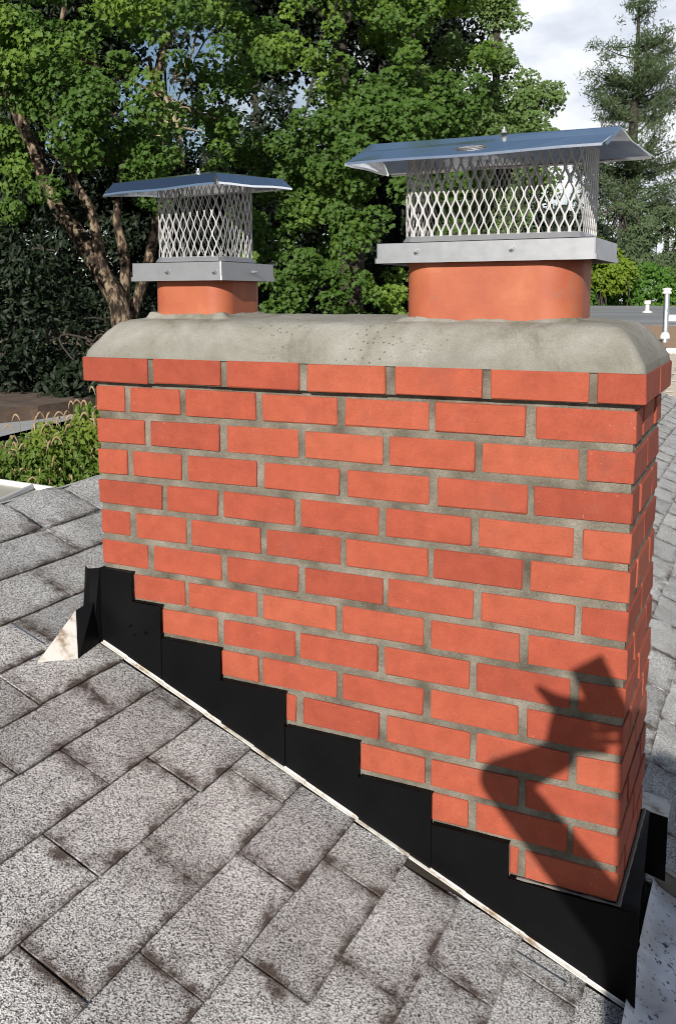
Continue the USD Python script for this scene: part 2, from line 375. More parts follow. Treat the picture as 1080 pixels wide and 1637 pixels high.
def leafmat(name, ramp, trans=.27, rough=.55, big=.5, spec=.22):
    tr = [(p, (min(1, c[0] * 1.5 + .01), min(1, c[1] * 1.75 + .01), c[2] * .7)) for p, c in ramp]
    return mat(name, {
        'g': ('geometry', {}), 'n': ('noise_texture', {'scale': big, 'detail': 3.0}),
        'a': ('math', {'math_type': 'multiply', 'value2': .8}), 'c': ('math', {'math_type': 'multiply_add', 'value2': 1.0}),
        'o': ('math', {'math_type': 'subtract', 'value2': .42}),
        'r': ('rgb_ramp', {'ramp': ramp}), 't': ('rgb_ramp', {'ramp': tr}),
        'p': ('principled_bsdf', {'roughness': rough, 'specular_ior_level': spec}), 'tb': ('translucent_bsdf', {}), 'mx': ('mix_closure', {'fac': trans})},
        [('g.position', 'n.vector'), ('g.random_per_island', 'a.value1'), ('n.fac', 'c.value1'), ('a.value', 'c.value3'), ('c.value', 'o.value1'), ('o.value', 'r.fac'), ('o.value', 't.fac'),
         ('r.color', 'p.base_color'), ('t.color', 'tb.color'), ('p.BSDF', 'mx.closure1'), ('tb.BSDF', 'mx.closure2')], surface='mx.closure')


leaf_green = leafmat('maple_leaves', [(.08, (.045, .09, .014)), (.34, (.155, .235, .03)), (.62, (.30, .36, .045)), (1, (.46, .46, .10))])
leaf_pale = leafmat('pale_leaves', [(.1, (.08, .13, .035)), (.45, (.19, .22, .075)), (.75, (.32, .32, .13)), (1, (.42, .33, .2))])
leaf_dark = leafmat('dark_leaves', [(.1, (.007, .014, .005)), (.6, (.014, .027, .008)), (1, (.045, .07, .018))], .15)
leaf_hedge = leafmat('laurel_leaves', [(.1, (.05, .12, .015)), (.5, (.11, .21, .028)), (1, (.2, .29, .045))], .35)
leaf_yellow = leafmat('yellow_green_leaves', [(.1, (.13, .19, .018)), (.5, (.24, .28, .03)), (1, (.36, .36, .05))], .4)
leaf_pine = leafmat('pine_needles', [(.1, (.06, .09, .04)), (.5, (.115, .155, .07)), (1, (.19, .225, .11))], .2, .6)
leaf_spirea = leafmat('spirea_leaves', [(.1, (.08, .13, .02)), (.38, (.18, .22, .03)), (.66, (.33, .30, .045)), (1, (.42, .22, .06))], .35, .5, 2.0)
plume_mat = simple('dry_plumes', (.25, .17, .10), .95, 0, 0, 12, .35)

# ------------------------------------------------------------------ ground
def ground_z(x, y):
    d = (x - CAM[0]) * -.6756 + (y - CAM[1]) * .7373            # towards the upper left of the picture
    s = np.clip((d - 8.0) / 1.6, 0, 1)
    return -3.1 + 1.72 * s * s * (3 - 2 * s)


def terrain():
    a = np.unique(np.concatenate([np.linspace(-400, -30, 14), np.linspace(-30, 40, 71), np.linspace(40, 400, 14)]))
    X, Y = np.meshgrid(a, a, indexing='ij')
    Z = ground_z(X, Y) + .12 * (meshkit.noise(np.stack([X * .4, Y * .4, X * 0], -1), 3) - .5)
    n = len(a)
    V = np.stack([X, Y, Z], -1).reshape(-1, 3)
    i, j = np.meshgrid(np.arange(n - 1), np.arange(n - 1), indexing='ij')
    q = (i * n + j).ravel()
    F = np.vstack([np.stack([q, q + n, q + n + 1], 1), np.stack([q, q + n + 1, q + 1], 1)])
    return V, F


g = obj('ground', terrain(), simple('soil_and_grass', (.07, .065, .035), .95, 0, .5, 2.5, .5), None, True)
tag(g[0], 'dark soil and rough grass round the house', 'ground', kind='structure')

# ------------------------------------------------------------------ the roof of the house
SL, RZ0 = .425, -1.189
NL = math.hypot(1, SL)
RN = np.array([SL, 0, 1.]) / NL                                 # normal of the roof slope seen


def roofp(x, y, h=0.):
    return np.array([x, y, RZ0 - SL * x]) + RN * h


house, _ = house_t = thing('house', 'house roof of weathered grey asphalt shingles round the brick chimney', 'house')
RIDGE = -1.855
XB = [-1.70, -1.565, -1.432, -1.311, -1.19, -1.08, -.957, -.829, -.693, -.566, -.44, -.312, -.183, -.055, .075]
while XB[-1] < 2.6:
    XB.append(XB[-1] + .1295)
Y0R, Y1R = -4.5, 8.6
# deck: two slopes as a closed prism
dz = -.001
rp = roofp(RIDGE, 0)[2]
ev = roofp(2.75, 0)[2]
lx = RIDGE - (rp + 1.95) / SL * .0 - 2.1
lz = rp - SL * 2.1
prof = np.array([[RIDGE, rp + dz], [2.75, ev + dz], [2.75, ev - .2], [lx, lz - .2], [lx, lz + dz]])
V = np.array([[p[0], y, p[1]] for y in (Y0R, Y1R) for p in prof])
F = [[0, 2, 1], [0, 4, 2], [4, 3, 2], [5, 6, 7], [5, 7, 9], [9, 7, 8]]
for i in range(5):
    j = (i + 1) % 5
    F += [[i, j, 5 + j], [i, 5 + j, 5 + i]]
obj('roof_deck', (V, np.array(F)), deck_mat, house_t)
obj('wall', box(lx + .45, 2.3, Y0R + .4, Y1R - .4, -3.6, -2.62), simple('house_siding', (.4, .38, .33), .8, 0, .2, 6, .08), house_t)

SR = np.random.default_rng(7)


def tab(x0, x1, y0, y1, seed, u0=0., u1=1.):
    """one shingle tab: covers x0 (up the slope) .. x1 (butt); 40-odd triangles, uneven edges, butt lifted"""
    ny, nx = max(3, int(round((y1 - y0) / .05)) + 1), 3
    us = np.linspace(0, 1, ny); vs = np.linspace(0, 1, nx)
    top, uv = [], []
    ext = .03
    for v in vs:
        for u in us:
            y = y0 + (y1 - y0) * u
            x = x0 - ext + (x1 - x0 + ext) * v
            nn = meshkit.noise(np.array([[y * 14 + seed * 3.1, v * 2, seed * .37]]), 5)[0] - .5
            n2 = meshkit.noise(np.array([[y * 5 + seed * 1.7, v * 1.3, seed * .91]]), 9)[0] - .5
            if v > .99:
                x += nn * .004
            if u in (0., 1.) and v > .3:
                y += n2 * .006
            h = .0015 + .0092 * v + (n2 * .004 + nn * .002) * v
            top.append(roofp(x, y, h)); uv.append((u0 + (u1 - u0) * u, np.clip((v * (x1 - x0 + ext) - ext) / (x1 - x0), 0, 1)))
    top = np.array(top); uv = np.array(uv)
    bot = top - RN * .0055
    V = np.vstack([top, bot]); UV = np.vstack([uv, uv])
    n = len(top)
    F = []
    for i in range(nx - 1):
        for j in range(ny - 1):
            a = i * ny + j
            F += [[a, a + ny, a + ny + 1], [a, a + ny + 1, a + 1]]
    rim = [(nx - 1) * ny + j for j in range(ny)]
    for a, b in zip(rim[:-1], rim[1:]):
        F += [[a, a + n, b + n], [a, b + n, b]]
    for side, s in ((0, 1), (ny - 1, -1)):
        col = [i * ny + side for i in range(nx)]
        for a, b in zip(col[:-1], col[1:]):
            F += [[a, a + n, b + n][::s], [a, b + n, b][::s]]
    return V, np.array(F), UV


CH_Y0, CH_Y1, CH_X0, CH_X1 = -.026, .415, -1.285, .045        # the hole for the chimney and its flashing
PITCH_Y = .316
far_parts, far_uv = [], []
for r in range(0, len(XB) - 1):
    R = r + 1                                                  # row number: R1 begins at XB[0]
    x0, x1 = XB[r], XB[r + 1]
    off = (-.178 - .03 * (R - 5)) if R % 2 else (-.37 - .03 * (R - 6))
    k0 = int(math.floor((Y0R - off) / PITCH_Y))
    k1 = int(math.ceil((Y1R - off) / PITCH_Y))
    for k in range(k0, k1):
        a, b = off + k * PITCH_Y, off + (k + 1) * PITCH_Y
        a, b = max(a, Y0R), min(b, Y1R)
        if b - a < .03:
            continue
        j = SR.uniform(-.004, .004)
        a += .002 + max(j, 0) * .5; b -= .002 - min(j, 0) * .5
        pieces = [(a, b)]
        if x1 > CH_X0 + .02 and x0 < CH_X1 - .02:
            pieces = []
            if a < CH_Y0:
                pieces.append((a, min(b, CH_Y0)))
            if b > CH_Y1:
                pieces.append((max(a, CH_Y1), b))
        for (p, q) in pieces:
            if q - p < .02:
                continue
            sd = R * 100 + k
            jx = SR.uniform(-.003, .003)
            v, f, uv = tab(x0, x1 + jx, p, q, sd, (p - a) / (b - a), (q - a) / (b - a))
            seen = (-1.12 < p and q < 1.75 and x0 < .7) or (1.4 < p < 4.3 and -.9 < x0 < .45)
            if seen:
                obj('shingle', (v, f), shingle_mat, house_t, uv=uv)
            else:
                far_parts.append((v, f)); far_uv.append(uv)
v, f = join(far_parts)
obj('shingle_field', (v, f), shingle_mat, house_t, uv=np.vstack(far_uv), kind='stuff')
# ridge caps: each bent over the ridge
capk = 0
for k in range(-14, 33):
    y0, y1 = .236 + k * .25, .236 + (k + 1) * .25
    if y1 > Y1R:
        break
    prof = []
    for t in np.linspace(-1, 1, 9):
        s = t * .165
        xx = RIDGE + s
        zz = rp - SL * math.sqrt(s * s + .0016) + SL * .012
        prof.append((xx, zz))
    V, UV = [], []
    for m, (yy, hh) in enumerate(((y0 - .05, .006), (y1 - .004, .016 + SR.uniform(-.002, .002)))):
        for q, (xx, zz) in enumerate(prof):
            V.append((xx + SR.uniform(-.002, .002), yy + SR.uniform(-.004, .004), zz + hh)); UV.append((.02 + .96 * (1 - m), q / 8 * .8 + .15))
    V = np.array(V); n = 9
    V = np.vstack([V, V - [0, 0, .006]])
    UV = np.vstack([UV, UV])
    F = []
    for q in range(8):
        F += [[q, q + 1, n + q + 1], [q, n + q + 1, n + q]]
        F += [[n + q, n + q + 1, 3 * n + q + 1], [n + q, 3 * n + q + 1, 3 * n + q]]
    for q0, s in ((0, -1), (8, 1)):
        F += [[q0, n + q0, 3 * n + q0][::-s], [q0, 3 * n + q0, 2 * n + q0][::-s]]
    obj('ridge_shingle', (V, np.array(F)), shingle_mat, house_t, uv=UV)
# back slope, out of sight behind the ridge
lv = np.array([[RIDGE - .12, Y0R, rp - SL * .12 + .004], [RIDGE - .12, Y1R, rp - SL * .12 + .004], [lx - .03, Y1R, lz + .004], [lx - .03, Y0R, lz + .004]])
obj('shingle_field', sheet(lv, .004, (-SL, 0, 1)), far_shingle_mat, house_t, kind='stuff')
# thin metal strips showing under two slots
for (x0, x1, yy) in ((-1.43, -1.325, -.15), (-.19, -.085, -.062)):
    V = [roofp(x0, yy - .002, .004), roofp(x1, yy - .002, .0118), roofp(x1, yy + .002, .0118), roofp(x0, yy + .002, .004)]
    obj('metal_strip', sheet(V, .001, RN), galv_mat, house_t)

# ------------------------------------------------------------------ the chimney
BR = np.random.default_rng(21)
H, JB = .0768, .0178
DEP, WID = .38, 1.263
ch_t = thing('chimney', 'wide red brick chimney with corbelled top course and grey concrete crown', 'chimney')


def rough_panel(o, u, v, nu, nv, amp, seed):
    """a grid with unevenness along its normal"""
    a, b = np.meshgrid(np.linspace(0, 1, nu), np.linspace(0, 1, nv), indexing='ij')
    o, u, v = map(np.asarray, (o, u, v))
    P = o + a[..., None] * u + b[..., None] * v
    n = np.cross(u, v); n = n / np.linalg.norm(n)
    P = P + n * (amp * (meshkit.fbm(P * 130 + seed) - .5))[..., None]
    V = P.reshape(-1, 3)
    i, j = np.meshgrid(np.arange(nu - 1), np.arange(nv - 1), indexing='ij')
    q = (i * nv + j).ravel()
    return V, np.vstack([np.stack([q, q + nv, q + nv + 1], 1), np.stack([q, q + nv + 1, q + 1], 1)])


zb = -1.5
mp = [rough_panel((-WID + .005, .0045, zb), (WID - .01, 0, 0), (0, 0, .01 - zb), 240, 280, .004, 1),
      rough_panel((-.0045, .005, zb), (0, DEP - .01, 0), (0, 0, .01 - zb), 80, 280, .004, 2),
      rough_panel((-WID + .0045, DEP - .005, zb), (0, -DEP + .01, 0), (0, 0, .01 - zb), 8, 8, 0, 3),
      rough_panel((-.005, DEP - .0045, zb), (-WID + .01, 0, 0), (0, 0, .01 - zb), 8, 8, 0, 3),
      box(-WID + .012, -.012, .012, DEP - .012, zb, .014),
      # joint bed of the corbel course
      rough_panel((-1.279, -.0155, .012), (1.291, 0, 0), (0, 0, .056), 200, 14, .003, 4),
      rough_panel((.0125, -.0155, .012), (0, .415, 0), (0, 0, .056), 80, 14, .003, 5),
      box(-1.272, .006, -.009, .393, .0125, .068)]
obj('mortar', join(mp), mortar_mat, ch_t)
ROWS = {1: [-1.263, -1.179, -1.162, -1.019, -1.0, -.815, -.796, -.613, -.593, -.407, -.392, -.207, -.186, 0],
        2: [-1.263, -1.122, -1.102, -.911, -.892, -.709, -.69, -.508, -.491, -.307, -.29, -.103, -.086, 0.],
        3: [-1.263, -1.177, -1.158, -1.019, -.999, -.815, -.794, -.608, -.589, -.405, -.385, -.2, -.185, 0],
        4: [-1.263, -1.077, -1.061, -.92, -.903, -.72, -.702, -.517, -.499, -.313, -.296, -.108, -.089, 0],
        5: [-1.263, -1.177, -1.154, -1.011, -.992, -.808, -.791, -.608, -.592, -.405, -.391, -.206, -.189, 0],
        6: [-1.263, -1.125, -1.105, -.915, -.897, -.712, -.694, -.506, -.493, -.306, -.288, -.101, -.087, 0],
        7: [-1.263, -1.189, -1.168, -1.019, -1.007, -.819, -.802, -.617, -.601, -.413, -.395, -.209, -.19, 0.],
        8: [-1.263, -1.107, -1.089, -.929, -.909, -.722, -.706, -.518, -.499, -.311, -.295, -.105, -.087, 0],
        9: [-1.03, -.937, -.92, -.817, -.805, -.616, -.601, -.413, -.394, -.208, -.188, 0],
        10: [-.90, -.762, -.744, -.72, -.699, -.514, -.494, -.308, -.293, -.104, -.086, 0],
        11: [-.76, -.573, -.556, -.408, -.391, -.204, -.187, 0], 12: [-.50, -.409, -.389, -.309, -.291, -.102, -.089, 0],
        13: [-.40, -.234, -.217, -.201, -.185, 0]}
for c, xs in ROWS.items():
    zt = -(c - 1) * H - .002
    zl = zt - (H - JB)
    odd = c % 2 == 1
    pairs = list(zip(xs[::2], xs[1::2]))
    for i, (a, b) in enumerate(pairs):
        d0 = BR.uniform(-.0015, .0015)
        last = i == len(pairs) - 1
        dep = .092
        x1 = b
        if last and not odd:
            dep = .186                                         # a stretcher of the side face, showing its end in front
        if i == 0 and c <= 8:
            dep = .09 if odd else .186
        obj('brick', cbox(a - .0008, x1 + (.0008 if x1 < -.001 else 0), d0, dep, zl - .0008 + BR.uniform(-.001, .001), zt + .0006 + BR.uniform(-.001, .001), .0022, BR, .0013), brick_mat, ch_t)
    # right side face
    ys = [(.109, .277), (.295, DEP)] if odd else [(.203, DEP)]
    for (a, b) in ys:
        obj('brick', cbox(-.092, BR.uniform(-.0012, .0012), a, b, zl, zt, .0022, BR, .0013), brick_mat, ch_t)
# back and left faces of the first courses that stand clear of the roof
for c in range(1, 9):
    zt = -(c - 1) * H - .002; zl = zt - (H - JB)
    odd = c % 2 == 1
    for (a, b) in ([(.108, .28), (.296, DEP)] if odd else [(.204, DEP)]):
        obj('brick', cbox(-WID, -WID + .092, a, b, zl, zt, .0022, BR, .0013), brick_mat, ch_t)
# corbel course
cz0, cz1 = .0125, .0705
for (a, b) in ((-1.283, -1.092), (-1.076, -.891), (-.875, -.692), (-.673, -.493), (-.472, -.288), (-.271, -.085), (-.070, .0175)):
    t = BR.uniform(-.0015, .0015)
    obj('brick', cbox(a, b, -.022 + BR.uniform(-.001, .001), .07 if b < 0 else .19, cz0 + t, cz1 + t * .5, .0025, BR, .001), brick_mat, ch_t)
obj('brick', cbox(-.07, .0175, .204, .40, cz0, cz1, .0025, BR, .001), brick_mat, ch_t)
for (a, b) in ((.085, .235), (.25, .40)):
    obj('brick', cbox(-1.283, -1.19, a, b, cz0, cz1, .0025, BR, .001), brick_mat, ch_t)
for k in range(5):
    obj('brick', cbox(-1.17 + k * .2, -.985 + k * .2, .31, .40, cz0, cz1, .0025, BR, .001), brick_mat, ch_t)


# crown: a weathered wash of concrete, heaped to the flues
def crown():
    x0, x1, y0, y1 = -1.281, .0155, -.0195, .398
    nu, nv = 260, 90
    t = np.linspace(0, 1, nu); s = np.linspace(0, 1, nv)
    # closer grid lines near the rims
    e = lambda q: .5 - .5 * np.cos(np.pi * q)
    X, Y = np.meshgrid(x0 + (x1 - x0) * e(t), y0 + (y1 - y0) * e(s), indexing='ij')
    nz = lambda k, sd: meshkit.fbm(np.stack([X * k, Y * k, X * 0 + sd], -1)) - .5
    dx = np.minimum(X - x0, x1 - X); dy = np.minimum(Y - y0, y1 - Y)
    k = .018
    d = np.minimum(dx, dy) - np.maximum(k - abs(dx - dy), 0) ** 2 / (4 * k)
    d = np.maximum(d, 0) + .006 * nz(12, 3) * np.clip(d / .02, 0, 1)
    prof_d = [0, .003, .020, .036, .048, .060, .074, .10, .21]
    prof_h = [0, .014, .040, .061, .073, .0815, .0865, .0905, .102]
    Hh = np.interp(d, prof_d, prof_h)
    Z = .0705 + Hh + (.003 * nz(4, 1) + .0035 * nz(18, 2) + .0028 * nz(90, 6)) * np.clip(d / .02, 0, 1)
    # fillets heaped against the flues
    for (fx0, fx1, fy0, fy1), FZ in zip(FLUES, (.156, .164)):
        qx = np.maximum(np.maximum(fx0 - X, X - fx1), 0); qy = np.maximum(np.maximum(fy0 - Y, Y - fy1), 0)
        q = np.hypot(qx, qy)
        Z = np.maximum(Z, FZ + .010 * np.exp(-q / .012) * (1 + 1.2 * nz(25, 8)) - q * 1.1)
    Z[0], Z[-1], Z[:, 0], Z[:, -1] = .0700, .0700, .0700, .0700
    V = np.stack([X, Y, Z], -1).reshape(-1, 3)
    i, j = np.meshgrid(np.arange(nu - 1), np.arange(nv - 1), indexing='ij')
    q = (i * nv + j).ravel()
    return V, np.vstack([np.stack([q, q + nv, q + nv + 1], 1), np.stack([q, q + nv + 1, q + 1], 1)])


FLUES = [(-.503, -.130, .072, .282), (-1.162, -.950, .088, .285)]
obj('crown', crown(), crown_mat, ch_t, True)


def rrect(x0, x1, y0, y1, r, n=10):
    pts = []
    for cx, cy, a0 in ((x1 - r, y1 - r, 0), (x0 + r, y1 - r, 90), (x0 + r, y0 + r, 180), (x1 - r, y0 + r, 270)):
        for a in np.linspace(a0, a0 + 90, n):
            pts.append((cx + r * math.cos(math.radians(a)), cy + r * math.sin(math.radians(a))))
    return np.array(pts)


def ring(out, inn, z0, z1):
    """a wall between two outlines"""
    n = len(out)
    V = np.vstack([np.c_[out, np.full(n, z0)], np.c_[out, np.full(n, z1)], np.c_[inn, np.full(n, z0)], np.c_[inn, np.full(n, z1)]])
    F = []
    for i in range(n):
        j = (i + 1) % n
        F += [[i, j, n + j], [i, n + j, n + i], [2 * n + j, 2 * n + i, 3 * n + i], [2 * n + j, 3 * n + i, 3 * n + j],
              [n + i, n + j, 3 * n + j], [n + i, 3 * n + j, 3 * n + i], [i, 2 * n + i, 2 * n + j], [i, 2 * n + j, j]]
    return V, np.array(F)


for (a, b, c, d), r, zt in ((FLUES[0], .075, .315), (FLUES[1], .05, .285)):
    obj('flue_tile', ring(rrect(a, b, c, d, r), rrect(a + .02, b - .02, c + .02, d - .02, r - .018), .10, zt), flue_mat, ch_t, 40)


# ------------------------------------------------------------------ chimney caps
def expanded(x0, x1, y0, y1, r, z0, z1, w, h, th):
    """diamond mesh bent round a rounded rectangle"""
    out = rrect(x0, x1, y0, y1, r, 6)
    out = np.vstack([out, out[:1]])
    seg = np.r_[0, np.cumsum(np.hypot(*np.diff(out, axis=0).T))]
    per = seg[-1]
    n = 2 * int(round(per / w))
    w = per / n * 2
    at_s = lambda s: np.stack([np.interp(s % per, seg, out[:, k]) for k in (0, 1)], -1)
    zs = np.arange(z0, z1 + 1e-6, h / 6)
    parts = []
    for i in range(n):
        tri = 2 * np.abs(((zs - z0) / h + .25) % 1 - .5) * 2 - 1
        tri = np.clip(tri * 1.12, -1, 1)
        s = i * w / 2 + (1 if i % 2 else -1) * w / 4 * tri
        xy = at_s(s)
        c = np.array([(x0 + x1) / 2, (y0 + y1) / 2])
        xy2 = xy + (c - xy) / np.linalg.norm(c - xy, axis=1, keepdims=True) * th * .9 
        ds = np.gradient(s); dz_ = np.gradient(zs)
        l = np.hypot(ds, dz_)
        # offset across the strand inside the sheet
        tan = at_s(s + .002) - at_s(s - .002)
        tan /= np.linalg.norm(tan, axis=1, keepdims=True) + 1e-9
        ox = (dz_ / l * th * .5); oz = (-ds / l * th * .5)
        A = np.c_[xy + tan * ox[:, None], zs + oz]; B = np.c_[xy - tan * ox[:, None], zs - oz]
        C = np.c_[xy2 + tan * ox[:, None], zs + oz]; D = np.c_[xy2 - tan * ox[:, None], zs - oz]
        V = np.vstack([A, B, D, C]); m = len(zs)
        F = []
        for k in range(m - 1):
            for p in range(4):
                q = (p + 1) % 4
                F += [[p * m + k, p * m + k + 1, q * m + k + 1], [p * m + k, q * m + k + 1, q * m + k]]
        parts.append((V, np.array(F)))
    return join(parts)


def hip_lid(E, A, rl, rr, gap, open_end=False):
    """sheet lid: eave corners E, fold corners A, a low ridge rl..rr; the four flaps stay open by gap at the corners"""
    E = [np.array(p, float) for p in E]; A = [np.array(p, float) for p in A]
    rl, rr = np.array(rl), np.array(rr)
    faces = [(A[0], A[1], rr, rl), (A[2], A[3], rl, rr), (A[3], A[0], rl)]
    if not open_end:
        faces.append((A[1], A[2], rr))
    for i in range(4):
        j = (i + 1) % 4
        if open_end and i == 1:                                # the gable end: only a narrow turned edge
            for p, q in ((E[1], A[1]), (A[1], rr), (rr, A[2]), (A[2], E[2])):
                faces.append((p, q, q + [.004, 0, -.004], p + [.004, 0, -.004]))
            continue
        u = (E[j] - E[i]) / np.linalg.norm(E[j] - E[i])
        a, b = E[i] + u * gap, E[j] - u * gap
        nb = 8
        pts_lo = [a + (b - a) * t + np.array([0, 0, .0012 * math.sin(t * 9 + i)]) for t in np.linspace(0, 1, nb)]
        pts_hi = [A[i] + (A[j] - A[i]) * t for t in np.linspace(0, 1, nb)]
        for k in range(nb - 1):
            faces.append((pts_lo[k], pts_lo[k + 1], pts_hi[k + 1], pts_hi[k]))
        # the hem turned under
        inw = np.cross([0, 0, 1.], u)
        for k in range(nb - 1):
            faces.append((pts_lo[k] - inw * .0006 - [0, 0, .0048], pts_lo[k + 1] - inw * .0006 - [0, 0, .0048], pts_lo[k + 1], pts_lo[k]))
    parts = []
    for fc in faces:
        P = np.array(fc)
        nn = np.cross(P[1] - P[0], P[2] - P[0])
        if nn[2] < 0:
            P = P[::-1]; nn = -nn
        parts.append(sheet(P, .0012, nn))
    return join(parts)


def screw(p, nrm, size=.006):
    """a hex head on a washer, axis nrm"""
    n = np.asarray(nrm, float)
    ax = trimesh.geometry.align_vectors([0, 0, 1.], n)
    w = trimesh.creation.cylinder(size * 1.25, .0016, sections=14); w.apply_translation((0, 0, .0008))
    h = trimesh.creation.cylinder(size * .8, size * .9, sections=6); h.apply_translation((0, 0, size * .45 + .0016))
    t = trimesh.creation.cylinder(size * .45, size * 1.1, sections=8); t.apply_translation((0, 0, size * 1.2 + .0016))
    m = trimesh.util.concatenate([w, h, t])
    m.apply_transform(ax); m.apply_translation(p)
    return m


def make_cap(label, x0, x1, y0, y1, z0, z1, mx, mesh_top, wh, lid, screws, side_screws, name='rain_cap'):
    t = thing(name, label, 'chimney cap', ((x0 + x1) / 2, (y0 + y1) / 2, z0))
    o = rrect(x0, x1, y0, y1, .004, 3); i = rrect(x0 + .0015, x1 - .0015, y0 + .0015, y1 - .0015, .003, 3)
    parts = [ring(o, i, z0 + .009, z1)]
    # rolled bead along the lower rim and a folded top plate
    o2 = rrect(x0 - .003, x1 + .003, y0 - .003, y1 + .003, .005, 3)
    parts.append(ring(o2, i, z0, z0 + .010))
    obj('skirt', join(parts), skirt_mat, t)
    mi = rrect(mx[0] + .004, mx[1] - .004, mx[2] + .004, mx[3] - .004, .02, 3)
    top = ring(o, mi, z1 - .0015, z1)
    # upstand sloping in to hold the mesh
    ou = rrect(mx[0] - .008, mx[1] + .008, mx[2] - .008, mx[3] + .008, .025, 3)
    n = len(ou); nu2 = rrect(mx[0] + .001, mx[1] - .001, mx[2] + .001, mx[3] - .001, .02, 3)
    V = np.vstack([np.c_[ou, np.full(n, z1 + .0005)], np.c_[nu2, np.full(n, z1 + .014)], np.c_[nu2 * 1.0 + 0, np.full(n, z1 + .0005)]])
    F = []
    for k in range(n):
        l = (k + 1) % n
        F += [[k, l, n + l], [k, n + l, n + k], [n + k, n + l, 2 * n + l], [n + k, 2 * n + l, 2 * n + k]]
    obj('base_flange', join([top, (V, np.array(F))]), skirt_mat, t)
    obj('screen', expanded(*mx, .022, z1 + .006, mesh_top, wh[0], wh[1], .0022), screen_mat, t)
    obj('lid', hip_lid(*lid), lid_mat, t)
    for (x, z) in screws:
        obj('screw', screw((x, y0, z), (0, -1, 0)), skirt_mat, t)
    for (y, z) in side_screws:
        obj('screw', screw((x1, y, z), (1, 0, 0)), skirt_mat, t)
    return t


big = make_cap('long stainless chimney cap with oval plate on its lid over the large flue',
               -.545, -.093, .052, .300, .280, .322, (-.498, -.128, .085, .272), .512, (.0204, .0475),
               ([(-.580, -.03, .478), (-.068, -.03, .480), (-.036, .385, .508), (-.655, .385, .508)],
                [(-.590, .072, .513), (-.072, .072, .512), (-.07, .28, .53), (-.63, .28, .53)], (-.610, .175, .546), (-.076, .175, .542), .006, True),
               ((-.455, .303), (-.255, .304)), ())
bx, by = big
# the oval plate riveted to the front flap
ov = np.array([[.032 * math.cos(a), .021 * math.sin(a)] for a in np.linspace(0, 2 * np.pi, 28, endpoint=False)])
fl_n = np.array([0, -.034, .102]); fl_n /= np.linalg.norm(fl_n)
fl_u = np.array([0, .102, .034]); fl_u /= np.linalg.norm(fl_u)
pc = np.array([-.335, .03, .4986]) + fl_n * .0016
poly = [pc + np.array([1, 0, 0]) * a + fl_u * b for a, b in ov]
pl = obj('oval_plate', sheet(poly, .0012, fl_n), dull_mat, big)
ln = []
for rr, half in ((-.008, .018), (0, .024), (.008, .018)):
    q = [pc + fl_n * .0008 + np.array([a, 0, 0]) + fl_u * (rr + b) for a, b in ((-half, -.001), (half, -.001), (half, .001), (-half, .001))]
    ln.append(sheet(q, .0006, fl_n))
obj('embossed_line', join(ln), lid_mat, pl)
obj('screw', screw((-.31, .175, .547), (0, 0, 1), .006), skirt_mat, big)
small = make_cap('small square stainless chimney cap over the small flue',
                 -1.190, -.934, .060, .303, .250, .294, (-1.147, -.965, .098, .268), .492, (.0204, .0475),
                 ([(-1.222, -.0, .452), (-.903, -.0, .462), (-.896, .34, .484), (-1.245, .34, .482)],
                  [(-1.206, .022, .478), (-.920, .024, .485), (-.912, .315, .503), (-1.225, .315, .500)], (-1.12, .17, .505), (-1.01, .15, .509), .007),
                 ((-1.085, .272), (-.953, .270)), ((.20, .272),))
obj('screw', screw((-1.066, .17, .508), (0, 0, 1), .007), skirt_mat, small)

# ------------------------------------------------------------------ flashing
FY = -.012
cf_t = thing('counter_flashing', 'black painted stepped metal flashing set into the brick joints', 'flashing')
steps = [(-1.263, -1.165, 7), (-1.165, -1.081, 8), (-1.081, -.913, 9), (-.913, -.741, 10), (-.741, -.556, 11), (-.556, -.385, 12), (-.385, -.216, 13), (-.216, .045, 14)]
FR = np.random.default_rng(5)
for k, (a, b, c) in enumerate(steps):
    zt = -(c - 1) * H + .012 - (.002 if k else 0)
    zt = {0: -.455, 1: -.527, 2: -.608, 3: -.683, 4: -.763, 5: -.842, 6: -.911, 7: -.986}[k]
    yy = FY - FR.uniform(0, .0012) - .0022 * (k % 2)
    n = 7
    top = [(x, yy + .004 * 0, zt + FR.uniform(-.0012, .0012)) for x in np.linspace(a - .0, b - .0005, 4)]
    lap = .016 if k < len(steps) - 1 else 0
    V = [np.array(t_) for t_ in top] + [np.array((b - .0005, yy, RZ0 - SL * b + .006)), np.array((a, yy, RZ0 - SL * a + .006))]
    parts = [sheet(V, .0014, (0, -1, 0))]
    # lip tucked into the joint
    parts.append(box(a, b - .0005, yy + .0004, .006, zt - .0022, zt - .0008))
    p = obj('flashing_panel', join(parts), black_mat, cf_t)
    if k in (0, 1):
        for (sx, sz) in (((-1.172, -.590), (-1.16, -.612)) if k == 0 else ((-1.125, -.60),)):
            obj('rivet', screw((sx, yy - .0012, sz), (0, -1, 0), .0028), black_mat, p)
